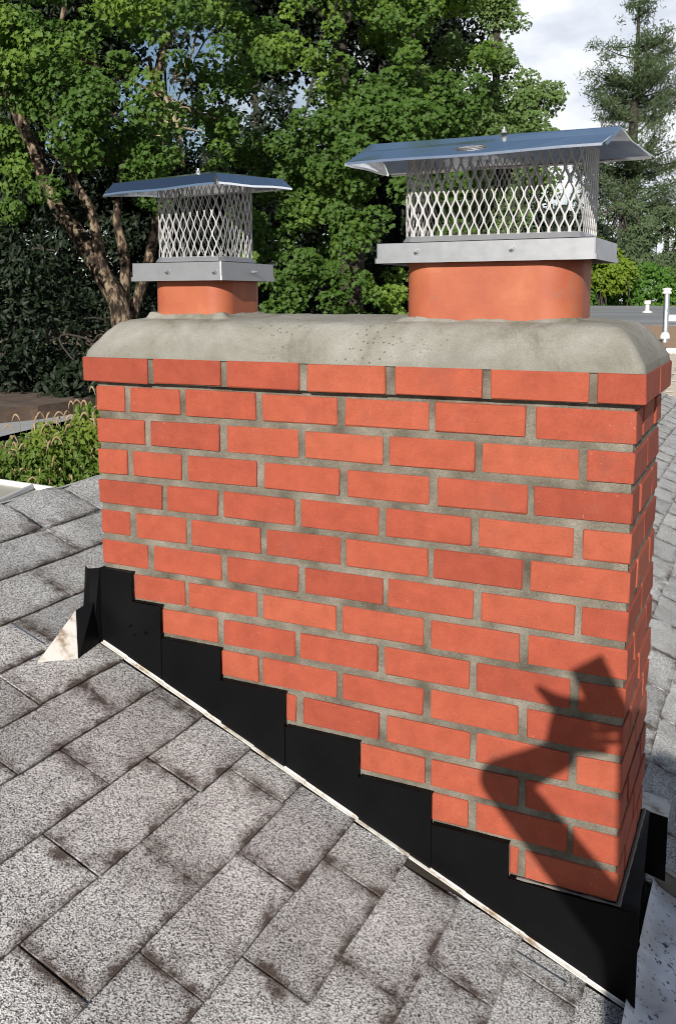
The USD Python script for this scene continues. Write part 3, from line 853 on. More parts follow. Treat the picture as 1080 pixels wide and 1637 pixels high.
# return round the right corner and along the lower side
parts = [sheet([(.0125, FY + .0005, -1.0), (.0125, .385, -1.0), (.0125, .385, -1.19), (.0125, FY + .0005, -1.19)], .0014, (1, 0, 0)),
         sheet([(.002, FY + .0005, -.988), (.045, FY + .0005, -.992), (.016, .385, -.992), (.002, .385, -.988)], .0014, (0, 0, 1)),
         sheet([(.0445, FY + .001, -.995), (.0142, .06, -1.0), (.0142, .06, -1.17), (.0445, FY + .001, -1.2)], .0014, (1, .5, 0))]
obj('side_panel', join(parts), black_mat, cf_t)
obj('sealant', join([sweep([(.004, y, -.987 + .001 * math.sin(y * 30)) for y in np.linspace(-.008, .38, 24)], [.0045 + .0006 * math.sin(k * 2.1) for k in range(24)], 6),
                     sweep([(x, -.004, -.9875) for x in np.linspace(-.2, .004, 12)], [.004 + .0015 * math.sin(k * 1.7) for k in range(12)], 6)]), seal_mat, cf_t)
# end of the rear flashing, standing out past the corner
obj('rear_panel', sheet([(-.01, .392, -.995), (.056, .392, -1.003), (.056, .392, -1.165), (-.01, .392, -1.15)], .002, (0, -1, 0)), black_mat, cf_t)
obj('rear_cap', sheet([(-.01, .392, -.992), (.056, .392, -1.0), (.056, .47, -1.0), (-.01, .47, -.992)], .002, (0, 0, 1)), white_mat, cf_t)
# upper left corner: the pan's end folded round the chimney, in black, and a white gusset
z_r = lambda x: RZ0 - SL * x
def bent(poly, nrm):
    return sheet(poly, .0016, nrm)
obj('corner_fold', join([
    bent([(-1.2625, -.0135, -.455), (-1.285, -.030, -.455), (-1.272, -.040, -.655), (-1.2625, -.0155, -.655)], (.6, -.8, 0)),
    bent([(-1.264, -.0128, -.455), (-1.264, .03, -.455), (-1.264, .03, -.66), (-1.264, -.0128, -.66)], (-1, 0, 0)),
    bent([(-1.285, -.030, -.455), (-1.300, -.022, -.452), (-1.305, -.030, -.56), (-1.272, -.040, -.648)], (-.3, -1, 0)),
    bent([(-1.272, -.026, -.535), (-1.315, -.045, -.562), (-1.249, -.116, -.652), (-1.262, -.026, -.645)], (1, -.5, .2))]), black_mat, cf_t)
obj('gusset', join([bent([(-1.3155, -.046, -.563), (-1.250, -.117, -.650), (-1.290, -.209, -.633)], (.8, -.2, .6))]), white_mat, cf_t, label='white triangular end piece')

sf_t = thing('step_flashing', 'thin white metal strips edging the shingles under the black flashing', 'flashing')
edges = [-1.262] + [x for x in XB if -1.25 < x < .04] + [.048]
for k, (a, b) in enumerate(zip(edges[:-1], edges[1:])):
    w0 = .009 + FR.uniform(-.0012, .0012)
    P = [roofp(a, FY - .001, .0105), roofp(b + .002, FY - .001, .0125), roofp(b + .002, FY - w0 - .004, .0118), roofp(a, FY - w0 - .003, .0098)]
    U = [roofp(a, FY - .003, .0135), roofp(b, FY - .003, .015), roofp(b, FY - .003, .009), roofp(a, FY - .003, .006)]
    obj('strip', join([sheet(P, .0012, RN), sheet(U, .0012, (0, -1, 0))]), white_mat, sf_t)

# apron below the right side
def apron():
    nu, nv = 36, 50
    a, b = np.meshgrid(np.linspace(0, 1, nu), np.linspace(0, 1, nv), indexing='ij')
    Y = -.16 + b * .56
    X = .018 + a * .42
    Hh = .0165 + .010 * np.exp(-((Y - (.16 + .25 * (X - .1))) / .018) ** 2) + .012 * np.exp(-((Y - .012 - .3 * (X - .05)) / .02) ** 2) * np.clip((X - .04) / .05, 0, 1)
    Hh += .01 * (meshkit.fbm(np.stack([X * 11, Y * 11, X * 0], -1)) - .5) + .012 * np.exp(-(X - .018) / .012)
    P = np.stack([X, Y, RZ0 - SL * X], -1) + RN * Hh[..., None]
    V = P.reshape(-1, 3)
    i, j = np.meshgrid(np.arange(nu - 1), np.arange(nv - 1), indexing='ij')
    q = (i * nv + j).ravel()
    F = np.vstack([np.stack([q, q + nv, q + nv + 1], 1), np.stack([q, q + nv + 1, q + 1], 1)])
    return join([(V, F), (V - RN * .0015, F[:, ::-1])])


ap_t = thing('apron_flashing', 'wrinkled white metal apron speckled with debris below the chimney', 'flashing', roofp(.2, .1))
obj('pan', apron(), apron_mat, ap_t, True)
obj('upturned_edge', join([sheet([roofp(.02, .405, .004), roofp(.46, .405, .004), roofp(.46, .405, .05), roofp(.02, .405, .06)], .002, (0, -1, 0)),
                           sheet([roofp(.02, .405, .06), roofp(.46, .405, .05), roofp(.46, .43, .045), roofp(.02, .43, .055)], .002, RN)]),
    simple('weathered_metal', (.16, .14, .12), .6, 0, .3, 30, .4), ap_t)

# ------------------------------------------------------------------ the wing of the roof, the neighbour's flat roof, pipes
wing_t = thing('roof_wing', 'sunlit tan roof wing with white edge trim beyond the chimney on the right', 'roof')
A = [(-2.2, 8.62, -.88), (4.5, 8.62, -.98), (4.5, 11.2, -.62), (-2.2, 11.2, -.52)]
obj('roof_slope', sheet(A, .25, (0, -.15, 1)), far_shingle_mat, wing_t)
tp = []
rows = 14
for k in range(rows):
    t0, t1 = k / rows, (k + 1) / rows
    for j in range(20):
        s0, s1 = (j + .5 * (k % 2)) / 20.5, (j + 1 + .5 * (k % 2)) / 20.5 - .004
        P = [np.array(A[0]) * (1 - s) * (1 - t) + np.array(A[1]) * s * (1 - t) + np.array(A[2]) * s * t + np.array(A[3]) * (1 - s) * t + np.array([0, 0, .006 + .008 * (1 - q)])
             for s, t, q in ((s0, t0, 0), (s1, t0, 0), (s1, t1, 1), (s0, t1, 1))]
        tp.append(sheet(P, .004, (0, -.14, 1)))
obj('shingle', join(tp), simple('tan_shingles', (.46, .40, .33), .9, 0, .3, 60, .2), wing_t, kind='stuff')
obj('edge_trim', box(-2.2, 4.5, 11.2, 11.36, -.68, -.47), white_trim, wing_t)
B = [(-2.4, 11.4, -.56), (4.6, 11.4, -.56), (4.6, 14.4, -.26), (-2.4, 14.4, -.26)]
obj('brown_slope', sheet(B, .25, (0, -.1, 1)), simple('brown_roofing', (.26, .17, .11), .9, 0, .4, 25, .3), wing_t)
obj('edge_trim', sheet([(-2.4, 14.4, -.27), (4.6, 14.4, -.2), (4.6, 14.58, -.2), (-2.4, 14.58, -.27)], .12, (0, 0, 1)), white_trim, wing_t)
obj('wall', box(-2.0, 4.3, 8.9, 14.2, -3.2, -1.15), simple('wing_wall', (.42, .39, .34), .8, 0, .2, 5, .08), wing_t)

nb_t = thing('neighbor_building', 'low building with a wide grey flat roof before the hedge', 'building')
zfar = float(at(1000, 492, 22.6)[2])
q = [np.array(p, float) for p in ((-6, 15.0, -.42), (10, 15.0, -.42), (10, 22, zfar), (-6, 22, zfar))]
flat_z = lambda y: -.42 + (y - 15) * (zfar + .42) / 7
obj('flat_roof', sheet(q, .3, (0, 0, 1)), mat('grey_roof_membrane', {
    'g': ('geometry', {}), 'm': ('mapping', {'scale': (.15, 2.2, 1.)}), 'n': ('noise_texture', {'scale': 1.4, 'detail': 6.0, 'roughness': .65}),
    'r': ('rgb_ramp', {'ramp': [(.3, (.13, .14, .15)), (.7, (.24, .25, .26))]}), 'p': ('principled_bsdf', {'roughness': .8})},
    [('g.position', 'm.vector'), ('m.vector', 'n.vector'), ('n.fac', 'r.fac'), ('r.color', 'p.base_color')]), nb_t)
obj('roof_edge', box(-6, 10, 22, 22.2, zfar - .35, zfar + .05), simple('dark_edge', (.07, .075, .08), .7), nb_t)
obj('wall', box(-5.7, 9.7, 15.3, 21.8, -3.2, -.75), simple('neighbor_wall', (.4, .38, .35), .85, 0, .2, 4, .1), nb_t)


def lathe(profile, n=20):
    P = np.array(profile, float)
    return trimesh.creation.revolve(P, sections=n)


def flue_pipe(base, r, h, label):
    t = thing('vent_pipe', label, 'vent pipe', base)
    obj('pipe', sweep([base + np.array([0, 0, z]) for z in (-.08, h * .3, h * .6, h)], r, 16), galv_mat, t)
    m = lathe([(0, h + r * 1.9), (r * 1.15, h + r * 1.75), (r * 1.75, h + r * 1.45), (r * 1.75, h + r * 1.15), (r * 1.35, h + r * .95), (r * 1.35, h + r * .45), (r * 1.7, h + r * .15), (r * 1.7, h - r * .2), (r * 1.0, h - r * .35), (0, h - r * .35)], 20)
    m.apply_translation(base)
    obj('pipe_cap', m, white_trim, t, 30)
    m = lathe([(r * .9, h * .5), (r * 1.12, h * .5), (r * 1.12, h * .56), (r * .9, h * .56)], 18); m.apply_translation(base)
    obj('collar', m, galv_mat, t)
    m = lathe([(r * 1.0, .05), (r * 1.3, .035), (r * 1.7, .006), (r * 1.7, -.03), (0, -.05)], 18); m.apply_translation(base)
    obj('pipe_flashing', m, white_trim, t, 30)


pb = at(1062.5, 537, 12.0)
pb[2] = -.56 + (pb[1] - 11.4) * .1 if pb[1] > 11.4 else pb[2]
flue_pipe(pb, .036, .56, 'tall galvanised vent pipe with white cap rising from the roof wing')


def small_vent(p, r, h, label):
    t = thing('roof_vent', label, 'roof vent', p)
    m = lathe([(0, h), (r * .8, h), (r, h * .9), (r, h * .7), (r * .6, h * .65), (r * .6, .05), (r * 1.6, .01), (r * 1.6, -.05), (0, -.05)], 14)
    m.apply_translation(p)
    obj('vent_body', m, white_trim, t, 30)


pv = at(1034, 496, 21.); pv[2] = flat_z(pv[1])
small_vent(pv, .075, .27, 'stubby white roof vent at the far edge of the grey flat roof')
pv = at(1007, 516, 16.5); pv[2] = flat_z(pv[1])
small_vent(pv, .022, .17, 'thin white pipe stub on the grey flat roof behind the crown')
pv = at(1074, 500, 18.5); pv[2] = flat_z(pv[1])
t = thing('roof_box', 'low grey metal box on the flat roof beside the vent pipe', 'roof vent', pv)
obj('box_body', cbox(pv[0] - .12, pv[0] + .12, pv[1] - .1, pv[1] + .1, pv[2] - .02, pv[2] + .1, .01), galv_mat, t)
obj('box_lid', cbox(pv[0] - .14, pv[0] + .14, pv[1] - .12, pv[1] + .12, pv[2] + .1, pv[2] + .125, .006), galv_mat, t)

# ------------------------------------------------------------------ foliage
MAPLE = np.array([(0, -.42), (.30, -.34), (.27, -.1), (.52, .06), (.24, .14), (0, .56), (-.24, .14), (-.52, .06), (-.27, -.1), (-.30, -.34)])
OVAL = np.array([(0, -.5), (.2, -.2), (.22, .12), (0, .55), (-.22, .12), (-.2, -.2)])
NEEDLE = np.array([(-.05, -.5), (.05, -.5), (.03, .5), (-.03, .5)])


def leaf_mesh(C, N, S, rng, shape=MAPLE, fold=.12):
    n, m = len(C), len(shape)
    N = N / (np.linalg.norm(N, axis=1, keepdims=True) + 1e-9)
    T = rng.normal(size=(n, 3)) + np.array([0, 0, -.8])
    T -= N * (T * N).sum(1, keepdims=True)
    T /= np.linalg.norm(T, axis=1, keepdims=True) + 1e-9
    B = np.cross(N, T)
    pts = np.vstack([[0, 0], shape])
    lift = np.r_[0, fold * np.abs(shape[:, 0]) * 2 - .18 * np.maximum(shape[:, 1], 0)]
    V = C[:, None] + S[:, None, None] * (pts[None, :, :1] * B[:, None] + pts[None, :, 1:] * T[:, None] + lift[None, :, None] * N[:, None])
    base = (np.arange(n) * (m + 1))[:, None, None]
    f = np.array([[0, 1 + i, 1 + (i + 1) % m] for i in range(m)])
    return V.reshape(-1, 3), (base + f[None]).reshape(-1, 3)


def cluster_leaves(centres, radii, per, size, rng, outward=None, flat=.75, droop=.25):
    """leaves gathered in drooping sprays about the given centres"""
    C, N, S = [], [], []
    for c, r in zip(centres, radii):
        k = max(4, int(per * (r / .4) ** 2))
        d = rng.normal(size=(k, 3)); d /= np.linalg.norm(d, axis=1, keepdims=True)
        rad = r * rng.uniform(.35, 1.0, k) ** .6
        p = c + d * rad[:, None] * np.array([1, 1, flat])
        p[:, 2] -= droop * r * (rad / r) ** 2
        nn = d * .5 + np.array([.1, -.75, .5]) + rng.normal(size=(k, 3)) * .5
        C.append(p); N.append(nn); S.append(size * rng.uniform(.65, 1.25, k))
    return np.vstack(C), np.vstack(N), np.concatenate(S)


def blob_centres(ell, n, rng, seed, thr=.42, freq=.8, shell=.55):
    """clump centres spread through ellipsoids (centre, radii), outer part mostly, with holes from noise"""
    out = []
    w = np.array([e[1][0] * e[1][2] for e in ell]); w = w / w.sum()
    tries = 0
    while len(out) < n and tries < n * 60:
        tries += 1
        c, r = ell[rng.choice(len(ell), p=w)]
        d = rng.normal(size=3); d /= np.linalg.norm(d)
        rad = rng.uniform(shell, 1.0)
        p = np.array(c) + d * rad * np.array(r)
        if meshkit.noise(p[None] * freq, seed)[0] < thr:
            continue
        out.append(p)
    return np.array(out)


def tree(label, stems, ell, nclump, rclump, per, size, lmat, bmat, seed, group=None, name='tree', shape=MAPLE, thr=.42, freq=.8, shell=.55, limbs=10, cat='tree', extra=None):
    rng = np.random.default_rng(seed)
    base = np.array(stems[0][0][0], float)
    t = thing(name, label, cat, base, group)
    cs = blob_centres(ell, nclump, rng, seed, thr, freq, shell)
    if extra is not None:
        cs = np.vstack([cs, extra])
    rs = rng.uniform(rclump[0], rclump[1], len(cs))
    parts = []
    for path, r0, r1 in stems:
        P = np.array(path, float)
        tt = np.linspace(0, 1, len(P)); t2 = np.linspace(0, 1, 4 * len(P))
        Q = np.stack([np.interp(t2, tt, P[:, k]) for k in range(3)], 1)
        Q += (meshkit.noise(Q * 1.3, seed)[:, None] - .5) * .12
        rad = np.linspace(r0, r1, len(Q)) * (1 + .3 * (meshkit.noise(Q * 3.1, seed + 1) - .5))
        parts.append(sweep(Q, rad, 12))
    tip = np.array(stems[0][0])
    for k in range(limbs):
        q = cs[rng.integers(len(cs))]
        st = stems[rng.integers(len(stems))]
        P = np.array(st[0]); s = P[rng.integers(max(1, len(P) // 2), len(P))]
        mid = (s + q) / 2 + np.array([0, 0, .25]) + rng.normal(size=3) * .2
        parts.append(sweep(bend(s, q, mid, 8), np.linspace(st[2] * .8, .012, 8), 7))
    obj('trunk', join(parts), bmat, t, True)
    C, N, S = cluster_leaves(cs, rs, per, size, rng)
    obj('crown', leaf_mesh(C, N, S, rng, shape), lmat, t)
    return t, cs


gz = lambda p: float(ground_z(p[0], p[1]))


def foot(px, py, d):
    p = at(px, py, d)
    return p


# left group: tall maple with several leaning stems
D1 = 14.0
def stem(pts, d, r0, r1):
    P = [at(x, y, d) for x, y in pts]
    return (P, r0, r1)


b1 = at(205, 560, D1); b1[2] = gz(b1) - .1
st1 = [([b1] + [at(x, y, D1) for x, y in ((185, 480), (150, 410), (105, 345), (65, 280), (20, 160), (-20, 20), (-30, -160))], .17, .05),
       ([at(182, 475, D1), at(160, 400, D1 - .1), at(140, 330, D1 - .1), at(95, 240, D1), at(80, 120, D1), at(110, -60, D1)], .10, .03),
       ([at(196, 500, D1 + .2), at(200, 430, D1 + .2), at(188, 350, D1 + .2), at(200, 260, D1 + .3), at(250, 130, D1 + .3), at(300, -30, D1 + .3)], .09, .03),
       ([at(205, 520, D1 + .3), at(238, 420, D1 + .4), at(252, 330, D1 + .5), at(262, 230, D1 + .5), at(240, 90, D1 + .5)], .09, .03)]
e1 = [(at(130, 60, 13.4), (2.3, 2.0, 1.9)), (at(20, 150, 13.2), (1.5, 1.4, 1.5)), (at(240, 190, 13.3), (.95, 1.0, 1.0)), (at(120, -60, 14), (2.6, 2.2, 1.3)), (at(-170, 60, 14), (2.0, 2.0, 3.2))]
e1 += [(at(60, 200, 12.2), (1.0, .8, .6)), (at(190, 130, 12.0), (1.3, .9, 1.0)), (at(200, 235, 12.2), (.65, .6, .4)), (at(20, 60, 12.2), (1.1, .9, 1.0)), (at(300, 230, 13.0), (.6, .7, .8)), (at(120, 60, 11.8), (1.2, .7, .8)), (at(60, 270, 12.6), (.8, .5, .35)), (at(-40, 320, 12.6), (.7, .6, .6)), (at(250, 300, 12.9), (.35, .4, .3)), (at(40, 255, 11.9), (.55, .4, .3)), (at(330, 130, 12.6), (.5, .5, .8))]
tree('tall leafy tree at left with several leaning bark-mottled stems', st1, e1, 330, (.18, .34), 230, .082, leaf_green, bark_mat, 11, thr=.49, freq=1.25, limbs=9, shell=.72)
# big central maple reaching down behind the caps
b3 = at(560, 560, 16.2); b3[2] = gz(b3) - .1
st3 = [([b3] + [at(x, y, 16.2) for x, y in ((560, 420), (545, 250), (550, 60), (540, -60))], .26, .06)]
e3 = [(at(520, 150, 15.6), (1.9, 1.9, 2.2)), (at(590, 330, 15.2), (1.7, 1.6, 1.9)), (at(430, 230, 15.0), (1.0, 1.1, 1.7)), (at(560, -40, 16), (2.4, 2.2, 1.2)), (at(430, 430, 15), (.7, .8, .8)), (at(690, 60, 15.8), (1.2, 1.4, 2.0)), (at(550, 170, 14.4), (.6, .4, .7)), (at(560, 330, 14.6), (.5, .35, .9)), (at(560, 450, 14.8), (.5, .35, .5))]
tree('large dense maple with bright green foliage behind the two chimney caps', st3, e3, 360, (.2, .37), 225, .086, leaf_green, darkbark_mat, 13, thr=.50, freq=1.15, limbs=6, shell=.72, extra=np.array([at(550, 400, 14.9), at(575, 440, 14.9), at(545, 462, 14.9), at(572, 370, 14.8), at(540, 335, 14.8), at(560, 300, 14.7), at(530, 430, 14.9), at(595, 470, 14.9)]))

# paler tree to its right, with gaps to the sky
b4 = at(800, 520, 19.5); b4[2] = gz(b4)
st4 = [([b4] + [at(x, y, 19.5) for x, y in ((800, 350), (795, 180), (792, 40), (795, -30))], .16, .03)]
e4 = [(at(800, 250, 19), (1.35, 1.4, 1.35)), (at(850, 180, 19), (.65, .8, .8)), (at(740, 120, 19.2), (1.0, 1.2, 1.7)), (at(820, 60, 19.5), (.45, .6, .9)), (at(770, -60, 19.5), (.9, 1, .9)), (at(795, 0, 19.5), (.35, .4, .7)), (at(800, 400, 19), (1.5, 1.4, 1.2))]
tree('paler yellow-green tree at the right edge of the maple', st4, e4, 260, (.2, .38), 240, .08, leaf_pale, darkbark_mat, 14, thr=.44, freq=1.2, limbs=0)

# trees behind, filling the wood
bg = [(60, 22, 3.4, leaf_dark), (250, 24, 3.0, leaf_dark), (400, 22.5, 3.0, leaf_dark), (600, 24, 3.6, leaf_dark), (-120, 22, 3.4, leaf_dark), (740, 26, 2.4, leaf_dark), (660, 21.5, 2.2, leaf_dark), (880, 27, 1.6, leaf_dark)]
labs = ['dark tree in deep shade behind the leaning stems', 'dark tree filling the gap behind the dead branches', 'dark tree between the left stems and the maple', 'dark tree behind the middle of the maple', 'dark tree at the far left behind the wood', 'dark tree behind the pale tree', 'dark tree low between the maple and the pale tree', 'dark tree hidden low behind the large flue']
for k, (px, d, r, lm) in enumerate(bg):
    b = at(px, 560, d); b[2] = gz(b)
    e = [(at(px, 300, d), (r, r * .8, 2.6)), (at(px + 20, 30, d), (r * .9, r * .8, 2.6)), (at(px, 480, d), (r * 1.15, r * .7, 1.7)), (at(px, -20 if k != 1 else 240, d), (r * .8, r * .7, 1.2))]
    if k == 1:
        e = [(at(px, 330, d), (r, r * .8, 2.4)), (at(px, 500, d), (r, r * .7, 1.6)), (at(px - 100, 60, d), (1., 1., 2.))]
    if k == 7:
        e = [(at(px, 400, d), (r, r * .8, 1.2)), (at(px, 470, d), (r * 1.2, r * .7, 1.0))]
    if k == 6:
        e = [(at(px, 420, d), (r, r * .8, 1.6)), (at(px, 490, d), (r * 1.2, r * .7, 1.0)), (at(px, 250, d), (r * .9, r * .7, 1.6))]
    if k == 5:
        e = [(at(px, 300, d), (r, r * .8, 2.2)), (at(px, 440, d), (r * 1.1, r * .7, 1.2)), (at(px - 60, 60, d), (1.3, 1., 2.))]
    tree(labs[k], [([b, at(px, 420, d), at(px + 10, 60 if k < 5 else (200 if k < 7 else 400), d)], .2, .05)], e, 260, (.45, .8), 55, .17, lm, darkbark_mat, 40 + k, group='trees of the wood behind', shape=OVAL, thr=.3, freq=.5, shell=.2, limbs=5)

# undergrowth at the left under the trees
UR = np.random.default_rng(77)
ulab = ['dark leafy understorey plant hiding the foot of the leaning stems', 'dark leafy understorey plant at far left in deep shade', 'dark shady shrub low under the trees at far left', 'dark shady shrub beside the brown bed', 'dark shrub behind the small flue', 'dark shrub below the maple by the crown', 'dark shrub low between the two flues']
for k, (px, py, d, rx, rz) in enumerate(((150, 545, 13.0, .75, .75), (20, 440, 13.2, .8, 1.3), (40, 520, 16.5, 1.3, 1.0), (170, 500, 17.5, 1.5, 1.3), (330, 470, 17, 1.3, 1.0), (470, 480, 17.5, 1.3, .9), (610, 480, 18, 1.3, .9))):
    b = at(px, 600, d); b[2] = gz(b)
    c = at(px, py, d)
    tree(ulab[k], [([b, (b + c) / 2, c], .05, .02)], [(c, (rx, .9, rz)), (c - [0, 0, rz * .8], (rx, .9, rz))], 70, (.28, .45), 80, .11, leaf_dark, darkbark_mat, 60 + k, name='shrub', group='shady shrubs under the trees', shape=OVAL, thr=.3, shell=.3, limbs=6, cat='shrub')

# dead branch hanging behind the small cap
db = thing('dead_branch', 'bare brown dead branch hanging in the trees above the small cap', 'branch', at(290, 262, 12.5))
rng = np.random.default_rng(3)
pr = [sweep(np.array([at(*p) for p in ((292, 262, 12.5), (287, 215, 12.5), (275, 180, 12.45), (262, 150, 12.4), (245, 120, 12.4), (232, 105, 12.4))]), np.linspace(.03, .012, 6), 6)]
for k in range(26):
    s = at(rng.uniform(245, 300), rng.uniform(110, 235), 12.45)
    e_ = s + np.array([rng.uniform(-.3, .3), rng.uniform(-.2, .2), rng.uniform(-.12, .22)])
    pr.append(sweep(bend(s, e_, (s + e_) / 2 + rng.normal(size=3) * .05, 6), np.linspace(.011, .004, 6), 5))
obj('twigs', join(pr), twig_mat, db)

# conifer at the right, open to the sky
cr = np.random.default_rng(8)
DC = 30.
cb = at(1012, 520, DC); cb[2] = -3.1
top = at(1022, -8, DC)
pine = thing('pine_tree', 'tall open pine at the right with sky showing through', 'tree', cb)
parts = [sweep(np.array([cb, at(1006, 300, DC), at(1015, 150, DC), top]), [.3, .2, .12, .02], 9)]
tufts = []
zt = top[2]
for k in range(120):
    f = cr.uniform(.0, 1) ** .8
    z = zt - f * 7.6
    L = .25 + (2.15 * math.sin(min(1, f * 1.25) * math.pi * .52)) * cr.uniform(.55, 1.05)
    if f > .8:
        L *= .9
    a = cr.uniform(0, 2 * math.pi)
    ax = np.array([cb[0] + (top[0] - cb[0]) * (z - cb[2]) / (zt - cb[2]), cb[1] + (top[1] - cb[1]) * (z - cb[2]) / (zt - cb[2]), z])
    e_ = ax + np.array([math.cos(a) * L, math.sin(a) * L, L * cr.uniform(.1, .45)])
    crv = bend(ax, e_, (ax + e_) / 2 - [0, 0, .08 * L], 7)
    parts.append(sweep(crv, np.linspace(.035, .008, 7), 5))
    for m in range(int(3 + L * 8.5)):
        q = crv[cr.integers(2, 7)] + cr.normal(size=3) * np.array([.16, .16, .11])
        tufts.append(q)
obj('trunk', join(parts), darkbark_mat, pine, True)
tufts = np.array(tufts)
C = np.repeat(tufts, 20, 0) + cr.normal(size=(len(tufts) * 20, 3)) * np.array([.11, .11, .085])
obj('crown', leaf_mesh(C, cr.normal(size=C.shape), np.full(len(C), .155) * cr.uniform(.6, 1.2, len(C)), cr, np.array([(-.12, -.5), (.12, -.5), (0, .5)])), leaf_pine, pine)

lowc = [(985, 372, 28, 1.15, .95, 'dark conifer boughs low behind the large cap at right'), (1062, 380, 28.5, 1.15, 1.05, 'dark conifer low at the right edge above the hedge')]
for k, (px, py, d, rx, rz, lab) in enumerate(lowc):
    b = at(px, 520, d); b[2] = -3.1
    tree(lab, [([b, at(px, 450, d), at(px + 5, py - 40, d)], .14, .04)], [(at(px, py, d), (rx, .9, rz)), (at(px, py + 60, d), (rx * 1.2, .9, rz * .8))], 90, (.22, .42), 130, .13, leaf_pine, darkbark_mat, 90 + k, name='conifer',
         shape=np.array([(-.16, -.5), (.16, -.5), (.05, .5), (-.05, .5)]), thr=.36, freq=1.2, limbs=16)

# hedge and yellow bush
hr = np.random.default_rng(31)
hd_b = at(960, 500, 24.6)
hedge = thing('hedge', 'bright green clipped laurel hedge beyond the flat roof', 'hedge', (hd_b[0], hd_b[1], -3.1))
u = RT / np.linalg.norm(RT)
cs = []
for k in range(330):
    s = hr.uniform(-4.2, 4.2); zz = hr.uniform(-.9, .95 + .10 * math.sin(s * 2.2))
    cs.append(np.array([hd_b[0], hd_b[1], 0]) + u * s + np.array([0, 0, zz]) + np.array([.2, .9, 0]) * hr.uniform(-.5, .5))
C, N, S = cluster_leaves(np.array(cs), hr.uniform(.22, .4, len(cs)), 95, .13, hr)
obj('foliage', leaf_mesh(C, N, S, hr, OVAL), leaf_hedge, hedge)
hs = []
for k in range(22):
    p = np.array([hd_b[0], hd_b[1], -3.1]) + u * (-4 + k * .38) + np.array([0, hr.uniform(-.2, .2), 0])
    hs.append(sweep([p, p + [hr.uniform(-.1, .1), 0, 1.4], p + [hr.uniform(-.2, .2), 0, 2.9]], [.04, .03, .015], 6))
obj('stem', join(hs), darkbark_mat, hedge)
yb = at(965, 430, 23.9); yb0 = yb.copy(); yb0[2] = -3.1
tree('yellow-green leafy bush poking up above the hedge', [([yb0, (yb0 + yb) / 2, yb], .06, .02)], [(at(955, 425, 23.9), (.66, .5, .66)), (at(985, 440, 23.9), (.5, .45, .5))], 75, (.2, .34), 95, .12, leaf_yellow, darkbark_mat, 101, name='bush', shape=OVAL, thr=.3, limbs=8, cat='bush')

# ------------------------------------------------------------------ left foreground: brown bed, grey path, plume shrub, white frame
def gsheet(name, px, thick, m, label, cat, z):
    pts = []
    for (x, y) in px:
        r = FW + RT * (x - 540) / FPX - UP * (y - 677) / FPX
        pts.append(CAM + r * ((z - CAM[2]) / r[2]))
    o = obj(name, sheet(np.array(pts), thick, (0, 0, 1)), m)
    tag(o[0], label, cat, kind='structure')
    return o


gsheet('planting_bed', [(-260, 690), (-20, 655), (60, 648), (150, 636), (700, 560), (700, 540), (100, 598), (-260, 612)], .22,
       mat('bark_mulch', {'g': ('geometry', {}), 'n': ('noise_texture', {'scale': 3.0, 'detail': 7.0, 'roughness': .7}),
                          'r': ('rgb_ramp', {'ramp': [(.3, (.035, .022, .016)), (.55, (.09, .06, .042)), (.75, (.22, .14, .09))]}), 'p': ('principled_bsdf', {'roughness': .95})},
           [('g.position', 'n.vector'), ('n.fac', 'r.fac'), ('r.color', 'p.base_color')]), 'raised brown bark bed in dappled shade under the trees', 'bed', -1.12)
gsheet('path', [(-260, 760), (-20, 708), (60, 690), (150, 662), (400, 622), (400, 612), (130, 638), (60, 656), (-20, 668), (-260, 706)], .1, simple('grey_paving', (.3, .3, .31), .85, 0, .3, 6, .15), 'grey paved path in front of the brown bed', 'path', -1.3)

pr_ = np.random.default_rng(55)
sb = at(70, 720, 7.4)
shrub = thing('plume_shrub', 'green and yellow shrub with drooping tan seed plumes beyond the ridge', 'shrub', (sb[0], sb[1], -3.1))
cs = []
while len(cs) < 330:
    px, py, d = pr_.uniform(-140, 215), pr_.uniform(655, 860), pr_.uniform(6.9, 8.0)
    lim = 735 - 95 * np.clip((px + 10) / 170, -.6, 1.25) + (d - 7.4) * -14
    if py < lim + 2:
        continue
    cs.append(at(px, py, d))
cs = np.array(cs)
C, N, S = cluster_leaves(cs, pr_.uniform(.1, .2, len(cs)), 330, .055, pr_, flat=1.0)
obj('foliage', leaf_mesh(C, N, S, pr_, OVAL), leaf_spirea, shrub)
pl_, st_ = [], []
for k in range(520):
    c = cs[pr_.integers(len(cs))] + pr_.normal(size=3) * .08 + np.array([0, -.05, .06])
    dr = np.array([pr_.uniform(-1, .5), pr_.uniform(-.8, .4), 0]); dr /= np.linalg.norm(dr) + 1e-6
    L = pr_.uniform(.07, .15)
    a, b_ = c, c + dr * L * .7 + np.array([0, 0, pr_.uniform(-.07, .02)])
    mid = (a + b_) / 2 + np.array([0, 0, L * .45])
    pl_.append(sweep(bend(a, b_, mid, 7), [.002, .005, .007, .008, .007, .005, .002], 6))
    st_.append(sweep([c - [pr_.uniform(-.03, .03), 0, .25], c], [.003, .002], 4))
obj('seed_plume', join(pl_), plume_mat, shrub, kind='stuff')
obj('stem', join(st_), leaf_spirea, shrub, kind='stuff')

